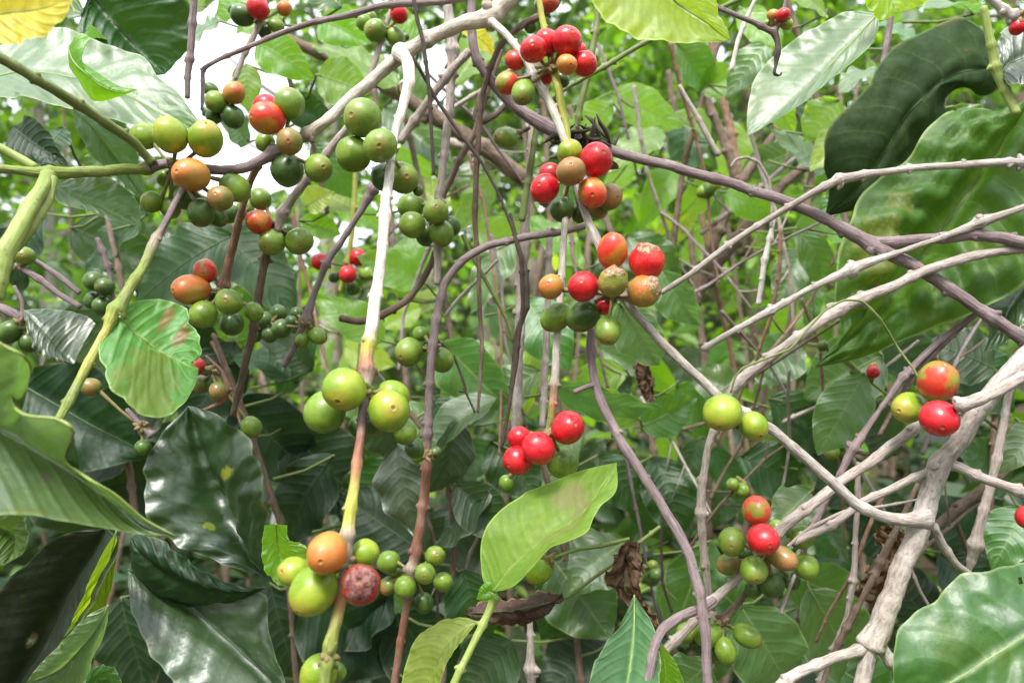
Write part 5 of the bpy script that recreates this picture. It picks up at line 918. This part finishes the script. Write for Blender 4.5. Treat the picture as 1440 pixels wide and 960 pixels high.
hero('shrivelled brown leaf dangling behind the scarred berries', [(892, 515, 0), (896, 540, 0), (908, 562, 0)], [(900, 508, .003), (908, 535, .004), (915, 565, 0)], [(908, 512, 0), (920, 532, 0), (921, 562, 0)], .55, dried, name='dead_leaf', camber=.4, edge=.12, lateral=5, relief=.6, crumple=.28, rib=rib_dark)

# ================================================================ BUSHES JUST BEHIND: stems with leaves set where the photo has them
def near_bush(label, stems, leaves, bark='brown'):
    """stems: polylines (px, py, depth, width px); leaves: (base px, base py, tip px, tip py, width px, depth, roll, material[, tip depth shift])"""
    e = empty('coffee_bush', P(*stems[0][-1][:3]), label=label, category='bush', group='coffee bushes just behind the berries')
    pool = []
    for s in stems:
        tube('stem', s, bark, e, auto=90); pool += [P(*q[:3]) for q in catmull([tuple(k) for k in s], 24)]
    for L in leaves:
        bx, by, tx, ty, wd, d, roll, m = L[:8]; dz = L[8] if len(L) > 8 else random.uniform(-.03, .03)
        base = P(bx, by, d); near = min(pool, key=lambda q: (q - base).length)
        if (near - base).length > .05: near = base.lerp(near, .05 / (near - base).length)
        leaf_at(e, base, P(tx, ty, d + dz), wd * d / F, m, roll, random.uniform(.0, .16), random.uniform(.0, .25), random.uniform(.03, .09), nv=20, nu=10, veins=0, stem=near)
D = -1
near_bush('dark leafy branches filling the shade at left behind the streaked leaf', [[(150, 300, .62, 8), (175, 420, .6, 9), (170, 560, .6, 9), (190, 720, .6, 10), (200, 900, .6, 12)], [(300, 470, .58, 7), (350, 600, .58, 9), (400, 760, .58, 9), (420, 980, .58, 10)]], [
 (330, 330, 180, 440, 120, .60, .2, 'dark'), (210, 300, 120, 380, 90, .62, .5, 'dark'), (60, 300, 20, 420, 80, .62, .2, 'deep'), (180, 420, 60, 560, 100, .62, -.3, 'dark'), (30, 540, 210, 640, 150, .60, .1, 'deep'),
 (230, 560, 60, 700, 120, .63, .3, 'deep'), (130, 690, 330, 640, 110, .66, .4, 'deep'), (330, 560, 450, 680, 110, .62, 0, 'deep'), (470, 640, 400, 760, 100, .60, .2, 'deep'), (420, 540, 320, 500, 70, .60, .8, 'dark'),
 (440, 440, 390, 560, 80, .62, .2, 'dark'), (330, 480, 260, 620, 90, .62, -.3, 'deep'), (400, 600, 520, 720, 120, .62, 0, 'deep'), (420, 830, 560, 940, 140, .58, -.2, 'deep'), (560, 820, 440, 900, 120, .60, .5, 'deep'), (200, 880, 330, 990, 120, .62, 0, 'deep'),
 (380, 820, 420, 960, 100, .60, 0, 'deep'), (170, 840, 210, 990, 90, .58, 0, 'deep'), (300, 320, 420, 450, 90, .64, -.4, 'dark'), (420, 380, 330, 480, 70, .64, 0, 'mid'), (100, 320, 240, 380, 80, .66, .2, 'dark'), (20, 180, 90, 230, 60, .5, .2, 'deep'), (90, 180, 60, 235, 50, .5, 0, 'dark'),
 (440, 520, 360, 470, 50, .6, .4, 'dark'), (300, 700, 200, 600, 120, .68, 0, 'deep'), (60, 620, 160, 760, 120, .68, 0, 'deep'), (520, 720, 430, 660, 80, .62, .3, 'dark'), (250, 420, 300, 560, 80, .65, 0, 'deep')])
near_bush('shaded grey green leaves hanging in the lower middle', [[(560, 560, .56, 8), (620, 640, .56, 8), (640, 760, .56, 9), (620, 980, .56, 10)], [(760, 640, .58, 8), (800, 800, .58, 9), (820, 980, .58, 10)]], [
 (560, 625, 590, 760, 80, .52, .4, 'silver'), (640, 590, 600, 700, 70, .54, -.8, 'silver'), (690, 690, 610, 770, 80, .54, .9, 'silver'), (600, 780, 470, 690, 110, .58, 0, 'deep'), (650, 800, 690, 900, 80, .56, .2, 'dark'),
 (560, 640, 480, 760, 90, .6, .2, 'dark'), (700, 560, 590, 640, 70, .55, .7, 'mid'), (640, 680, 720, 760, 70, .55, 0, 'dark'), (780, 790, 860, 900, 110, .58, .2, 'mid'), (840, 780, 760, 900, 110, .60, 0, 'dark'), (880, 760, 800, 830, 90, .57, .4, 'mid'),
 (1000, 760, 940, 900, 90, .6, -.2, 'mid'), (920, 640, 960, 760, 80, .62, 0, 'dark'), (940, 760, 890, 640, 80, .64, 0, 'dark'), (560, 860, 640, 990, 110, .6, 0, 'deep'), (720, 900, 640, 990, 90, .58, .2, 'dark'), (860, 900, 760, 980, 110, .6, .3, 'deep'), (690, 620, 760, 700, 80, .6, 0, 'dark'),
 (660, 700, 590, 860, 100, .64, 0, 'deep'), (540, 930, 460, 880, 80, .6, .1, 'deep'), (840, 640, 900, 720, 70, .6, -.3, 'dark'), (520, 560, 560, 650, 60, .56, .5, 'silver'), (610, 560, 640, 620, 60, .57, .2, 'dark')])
near_bush('bright leafy branches behind the middle vines', [[(560, 120, .72, 8), (600, 300, .7, 8), (640, 500, .68, 9), (660, 640, .66, 9)], [(800, 150, .75, 8), (860, 330, .72, 9), (900, 520, .7, 9), (930, 700, .68, 9)]], [
 (620, 480, 720, 580, 90, .60, .5, 'mint'), (690, 480, 620, 560, 70, .62, .3, 'bright'), (560, 420, 620, 300, 60, .66, -.3, 'bright'), (540, 480, 440, 420, 60, .62, .3, 'bright'), (600, 400, 500, 360, 60, .64, .2, 'bright'), (660, 320, 760, 360, 60, .70, .2, 'bright'),
 (740, 420, 800, 520, 80, .62, .2, 'mint'), (760, 520, 660, 600, 70, .60, .4, 'mid'), (710, 590, 760, 480, 60, .64, -.2, 'lime'), (870, 425, 928, 515, 70, .50, .5, 'mint'), (930, 380, 985, 460, 60, .55, .7, 'mint'), (780, 540, 932, 578, 60, .50, .9, 'mint'), (900, 590, 830, 545, 60, .52, -.8, 'bright'),
 (880, 520, 800, 560, 60, .60, .2, 'bright'), (950, 540, 1010, 620, 60, .66, 0, 'mid'), (960, 230, 900, 320, 50, .75, .2, 'bright'), (860, 130, 960, 180, 60, .75, .2, 'bright'), (930, 180, 860, 240, 60, .72, .4, 'bright'), (560, 120, 440, 60, 60, .66, .4, 'bright'), (540, 150, 640, 240, 60, .75, 0, 'mid'),
 (700, 240, 640, 330, 50, .72, .3, 'bright'), (740, 240, 830, 300, 50, .78, 0, 'mid'), (630, 300, 560, 250, 50, .7, .2, 'lime'), (880, 330, 960, 400, 60, .7, .2, 'mid'), (640, 120, 700, 40, 60, .66, -.2, 'bright'), (590, 60, 540, 20, 60, .6, .2, 'bright'), (820, 380, 740, 300, 50, .74, .3, 'bright'), (640, 640, 560, 560, 60, .62, .3, 'mint'),
 (600, 160, 560, 60, 40, .7, .2, 'mid'), (650, 40, 700, 80, 30, .55, 0, 'yellow'), (900, 600, 980, 560, 60, .6, .4, 'mid'), (720, 340, 660, 440, 60, .68, .4, 'mint'), (500, 300, 440, 260, 40, .66, .3, 'lime')], 'brown')
near_bush('green leaves hanging around the pale gap at upper left', [[(395, -20, .6, 8), (400, 90, .6, 7), (440, 200, .6, 7), (460, 300, .6, 7)], [(160, -20, .52, 8), (190, 60, .52, 7), (200, 160, .52, 6)]], [
 (360, 60, 440, 110, 60, .56, .2, 'bright'), (345, 90, 350, 160, 40, .56, -.3, 'bright'), (445, 105, 520, 130, 70, .56, .2, 'bright'), (400, 150, 470, 165, 50, .58, .4, 'dark'), (310, 30, 250, 60, 60, .58, .4, 'mint'), (400, 20, 330, 50, 40, .58, .2, 'bright'), (450, 30, 520, 60, 60, .6, .2, 'bright'), (290, 10, 210, 0, 50, .55, .1, 'bright'),
 (430, 290, 470, 270, 40, .6, .2, 'lime'), (420, 310, 480, 330, 40, .6, 0, 'bright'), (350, 200, 310, 165, 50, .6, .4, 'mint'), (120, 20, 30, 40, 80, .48, .2, 'mid'), (150, 60, 60, 90, 80, .46, .8, 'mint'), (480, 10, 420, -20, 60, .56, .3, 'mid'), (200, -10, 260, 60, 90, .55, 0, 'dark'), (230, 10, 160, 60, 60, .56, 0, 'mid'), (440, 200, 500, 280, 60, .64, 0, 'mid'), (40, 0, 100, 70, 80, .5, .2, 'mid'), (180, 200, 120, 250, 50, .5, .2, 'mint'), (360, 0, 300, 30, 50, .6, .1, 'bright')])
near_bush('sunlit leaves behind the brown stems at upper right', [[(1100, -20, .8, 9), (1150, 150, .8, 9), (1130, 330, .78, 10), (1100, 520, .76, 10)], [(1010, 60, .7, 8), (960, 240, .7, 8), (940, 420, .7, 8)]], [
 (1160, 240, 1080, 180, 60, .66, .4, 'mint'), (1080, 60, 1020, 140, 50, .62, .3, 'mint'), (1040, 10, 1100, 70, 50, .6, .2, 'bright'), (1180, 140, 1130, 200, 60, .62, .2, 'bright'), (1240, 100, 1180, 130, 50, .6, .8, 'mint'), (1060, 120, 1120, 190, 50, .66, .2, 'bright'), (1190, 190, 1140, 240, 50, .62, .2, 'lime'),
 (1020, 270, 1100, 310, 50, .7, .2, 'bright'), (1180, 300, 1110, 340, 50, .68, .3, 'bright'), (1120, 320, 1160, 400, 50, .62, .2, 'mid'), (1100, 380, 1150, 330, 40, .7, .2, 'bright'), (980, 130, 1040, 100, 50, .7, .3, 'bright'), (950, 60, 1000, 130, 60, .68, .2, 'mid'), (1130, 350, 1090, 430, 50, .66, .3, 'mid'), (1160, 20, 1100, -10, 60, .58, .2, 'bright'),
 (960, 300, 1010, 240, 40, .72, .3, 'bright'), (920, 340, 980, 300, 40, .76, .2, 'lime'), (1300, 60, 1230, 30, 60, .56, .6, 'mint'), (1340, 150, 1380, 200, 50, .52, .2, 'mid'), (1320, 170, 1290, 220, 40, .52, .2, 'bright'), (1370, 20, 1300, 10, 60, .56, .8, 'mint'), (1000, 200, 940, 160, 50, .7, .3, 'bright'), (1220, 260, 1150, 300, 50, .6, .2, 'mint')])
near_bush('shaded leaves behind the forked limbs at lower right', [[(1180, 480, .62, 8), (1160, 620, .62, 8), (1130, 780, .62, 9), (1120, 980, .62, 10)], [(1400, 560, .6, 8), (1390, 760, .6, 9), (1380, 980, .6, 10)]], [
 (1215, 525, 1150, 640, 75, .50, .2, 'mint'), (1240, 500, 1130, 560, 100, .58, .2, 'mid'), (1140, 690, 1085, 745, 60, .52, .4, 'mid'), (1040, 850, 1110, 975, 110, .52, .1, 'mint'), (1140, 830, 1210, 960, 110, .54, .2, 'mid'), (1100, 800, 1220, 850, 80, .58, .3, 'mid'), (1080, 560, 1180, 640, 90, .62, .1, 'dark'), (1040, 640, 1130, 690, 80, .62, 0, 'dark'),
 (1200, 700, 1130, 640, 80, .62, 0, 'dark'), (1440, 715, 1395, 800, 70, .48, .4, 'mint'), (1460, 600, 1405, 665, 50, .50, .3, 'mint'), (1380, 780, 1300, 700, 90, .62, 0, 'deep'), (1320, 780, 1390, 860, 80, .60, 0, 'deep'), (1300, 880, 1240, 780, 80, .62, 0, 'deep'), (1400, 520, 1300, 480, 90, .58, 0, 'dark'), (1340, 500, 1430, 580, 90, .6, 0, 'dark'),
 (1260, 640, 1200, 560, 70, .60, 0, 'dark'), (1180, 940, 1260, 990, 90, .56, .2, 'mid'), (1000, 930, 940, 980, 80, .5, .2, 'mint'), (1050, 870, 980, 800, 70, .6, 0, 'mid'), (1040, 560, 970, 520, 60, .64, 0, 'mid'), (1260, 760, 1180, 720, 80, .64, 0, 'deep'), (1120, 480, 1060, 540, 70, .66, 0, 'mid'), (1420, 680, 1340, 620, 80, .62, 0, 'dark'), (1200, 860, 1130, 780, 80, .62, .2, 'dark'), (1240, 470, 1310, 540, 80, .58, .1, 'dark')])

# ================================================================ dry twigs tangled behind
TW = [(610, 330, 560, 520, 5, .6), (655, 200, 700, 640, 4, .58), (690, 330, 760, 700, 4, .62), (800, 300, 860, 560, 5, .62), (560, 600, 620, 880, 4, .6), (890, 120, 980, 420, 5, .7), (940, 60, 1010, 400, 5, .66), (985, 330, 1290, 90, 5, .7),
 (960, 420, 1180, 300, 4, .6), (1010, 560, 1260, 400, 4, .56), (1050, 180, 1120, 520, 5, .66), (1100, 320, 1010, 620, 5, .6), (1130, 420, 1190, 760, 4, .56), (1020, 440, 1160, 620, 4, .6), (960, 600, 1240, 560, 4, .62), (1090, 600, 1290, 480, 5, .6),
 (1160, 560, 1330, 900, 5, .55), (1240, 700, 1150, 900, 5, .5), (1300, 640, 1400, 420, 5, .55), (1340, 720, 1420, 900, 5, .56), (1000, 700, 1080, 500, 4, .6), (900, 560, 1000, 720, 4, .6), (1420, 620, 1330, 560, 5, .56), (880, 640, 940, 900, 4, .58),
 (600, 100, 760, 300, 4, .66), (540, 330, 660, 260, 4, .66), (480, 420, 560, 560, 4, .62), (410, 300, 470, 560, 5, .6), (300, 480, 360, 700, 4, .6), (840, 60, 900, 260, 4, .74), (1060, 60, 1180, 260, 4, .7), (1110, 520, 1100, 700, 4, .54),
 (760, 640, 830, 940, 4, .6), (1190, 340, 1060, 520, 4, .62), (930, 300, 1060, 440, 4, .68), (960, 780, 1110, 620, 4, .56), (1260, 820, 1390, 700, 5, .55), (700, 700, 620, 900, 4, .6)]
MARKS = [(770, 80, 'the topmost red bunch'), (815, 250, 'the withered bud'), (860, 400, 'the scarred berries'), (765, 625, 'the bright red bunch in the middle'), (1038, 590, 'the pair of yellow green berries'), (1075, 775, 'the bunch with two red berries'),
 (1015, 900, 'the four green berries at the bottom'), (1300, 570, 'the red berries by the limb'), (1290, 720, 'the thick pale limb'), (1225, 344, 'the purple fork'), (1100, 290, 'the crossing purple branch'), (1085, 438, 'the pale dead twig'), (1170, 440, 'the looping tendril'),
 (1190, 700, 'the tan side branches'), (600, 315, 'the bunch of six green berries'), (600, 490, 'the three green berries'), (515, 560, 'the large yellow green bunch'), (580, 810, 'the seven small green berries'), (1050, 250, 'the small arching twig'), (1140, 110, 'the pale glossy leaf'), (920, 700, 'the smooth purplish branch'), (660, 220, 'the stout diagonal branch'), (770, 740, 'the upturned bright leaf'), (320, 430, 'the orange berry above green ones'), (430, 470, 'the small dim berries at left'), (330, 640, 'the leaf with the yellow patch'), (1380, 740, 'the blunt ended twig'), (930, 30, 'the yellow green lobed leaf'), (700, 480, 'the thin hanging vines'), (975, 390, 'the brown limbs')]
for k, (x0, y0, x1, y1, wd, d) in enumerate(TW):
    nx, ny = (y1 - y0), -(x1 - x0); Ln = math.hypot(nx, ny); nx /= Ln; ny /= Ln; bow = random.uniform(-.06, .06) * Ln
    pts = [(x0 + (x1 - x0) * t + nx * (bow * math.sin(math.pi * t) + random.gauss(0, 2.5)), y0 + (y1 - y0) * t + ny * (bow * math.sin(math.pi * t) + random.gauss(0, 2.5)), d + .03 * math.sin(k + t * 2), wd * (1.25 - .5 * t)) for t in (0, .2, .4, .6, .8, 1)]
    mx, my = (x0 + x1) / 2, (y0 + y1) / 2; sl = math.degrees(math.atan2(-(y1 - y0), x1 - x0)) % 180
    way = 'standing nearly upright' if 72 < sl < 108 else 'lying nearly level' if sl < 20 or sl > 160 else 'leaning to the right' if sl < 90 else 'leaning to the left'
    m = ['tan', 'brown', 'purple', 'red'][(k * 7 + k // 4) % 4]; tone = {'tan': 'light tan', 'brown': 'dark brown', 'purple': 'purplish grey', 'red': 'reddish'}[m]; tone = 'purple' if k == 2 else 'pinkish grey' if k == 7 else tone
    mark = min(MARKS, key=lambda q: math.dist(q[:2], (mx, my)))[2]
    e = branch(f'thin {tone} dry twig {way} behind {mark}', pts, m, name='dry_twig', cat='twig', group='thin dry twigs behind the branches', straight=.8, auto=45)
    for t in (2, 3, 4):
        if random.random() < .5:
            p = pts[t]; a = math.atan2(y1 - y0, x1 - x0) + random.choice([-1, 1]) * random.uniform(.5, 1.0); L2 = random.uniform(25, 70)
            tube('side_twig', [(p[0], p[1], p[2], wd * .7), (p[0] + math.cos(a) * L2 * .5, p[1] + math.sin(a) * L2 * .5 + 2, p[2], wd * .55), (p[0] + math.cos(a) * L2, p[1] + math.sin(a) * L2, p[2] + .01, wd * .4)], random.choice(['tan', 'brown']), e)
    if k in (6, 12, 14, 20, 23, 28, 32, 35):
        p = pts[3]; cluster(e, (p[0], p[1], p[2]), [(p[0] + random.uniform(-14, 14), p[1] + random.uniform(-4, 18), random.uniform(8, 11), random.uniform(-.012, .01), random.choice(['d', 'g', 'g'])) for _ in range(4)], 'small dim green berries')

# ================================================================ soft, larger leaves a step further back
SZ = [('broad soft green leaves hanging in the blur behind the middle vines', [[(520, 80, .95, 8), (560, 400, .92, 9), (600, 900, .9, 10)], [(760, 60, .95, 8), (780, 420, .92, 9), (800, 960, .9, 10)]], (470, 860), (180, 880), 46, ['bright', 'bright', 'mid', 'lime', 'mid', 'dark']),
      ('broad soft green leaves hanging in the blur behind the crossing branches at right', [[(940, 100, .95, 8), (990, 500, .92, 9), (1000, 940, .9, 10)], [(1180, 120, .95, 8), (1200, 520, .92, 9), (1220, 940, .9, 10)]], (860, 1300), (60, 880), 58, ['mid', 'bright', 'mid', 'bright', 'dark'])]
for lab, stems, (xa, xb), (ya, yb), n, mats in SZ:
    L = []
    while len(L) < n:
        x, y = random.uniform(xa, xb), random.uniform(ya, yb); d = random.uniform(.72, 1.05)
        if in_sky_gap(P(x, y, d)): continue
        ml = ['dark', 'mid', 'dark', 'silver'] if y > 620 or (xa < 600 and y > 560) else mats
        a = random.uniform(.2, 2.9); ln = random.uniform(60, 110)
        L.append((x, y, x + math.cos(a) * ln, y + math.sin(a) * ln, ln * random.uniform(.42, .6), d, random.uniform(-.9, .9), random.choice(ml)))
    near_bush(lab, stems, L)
# small dim bunches in the shade at left
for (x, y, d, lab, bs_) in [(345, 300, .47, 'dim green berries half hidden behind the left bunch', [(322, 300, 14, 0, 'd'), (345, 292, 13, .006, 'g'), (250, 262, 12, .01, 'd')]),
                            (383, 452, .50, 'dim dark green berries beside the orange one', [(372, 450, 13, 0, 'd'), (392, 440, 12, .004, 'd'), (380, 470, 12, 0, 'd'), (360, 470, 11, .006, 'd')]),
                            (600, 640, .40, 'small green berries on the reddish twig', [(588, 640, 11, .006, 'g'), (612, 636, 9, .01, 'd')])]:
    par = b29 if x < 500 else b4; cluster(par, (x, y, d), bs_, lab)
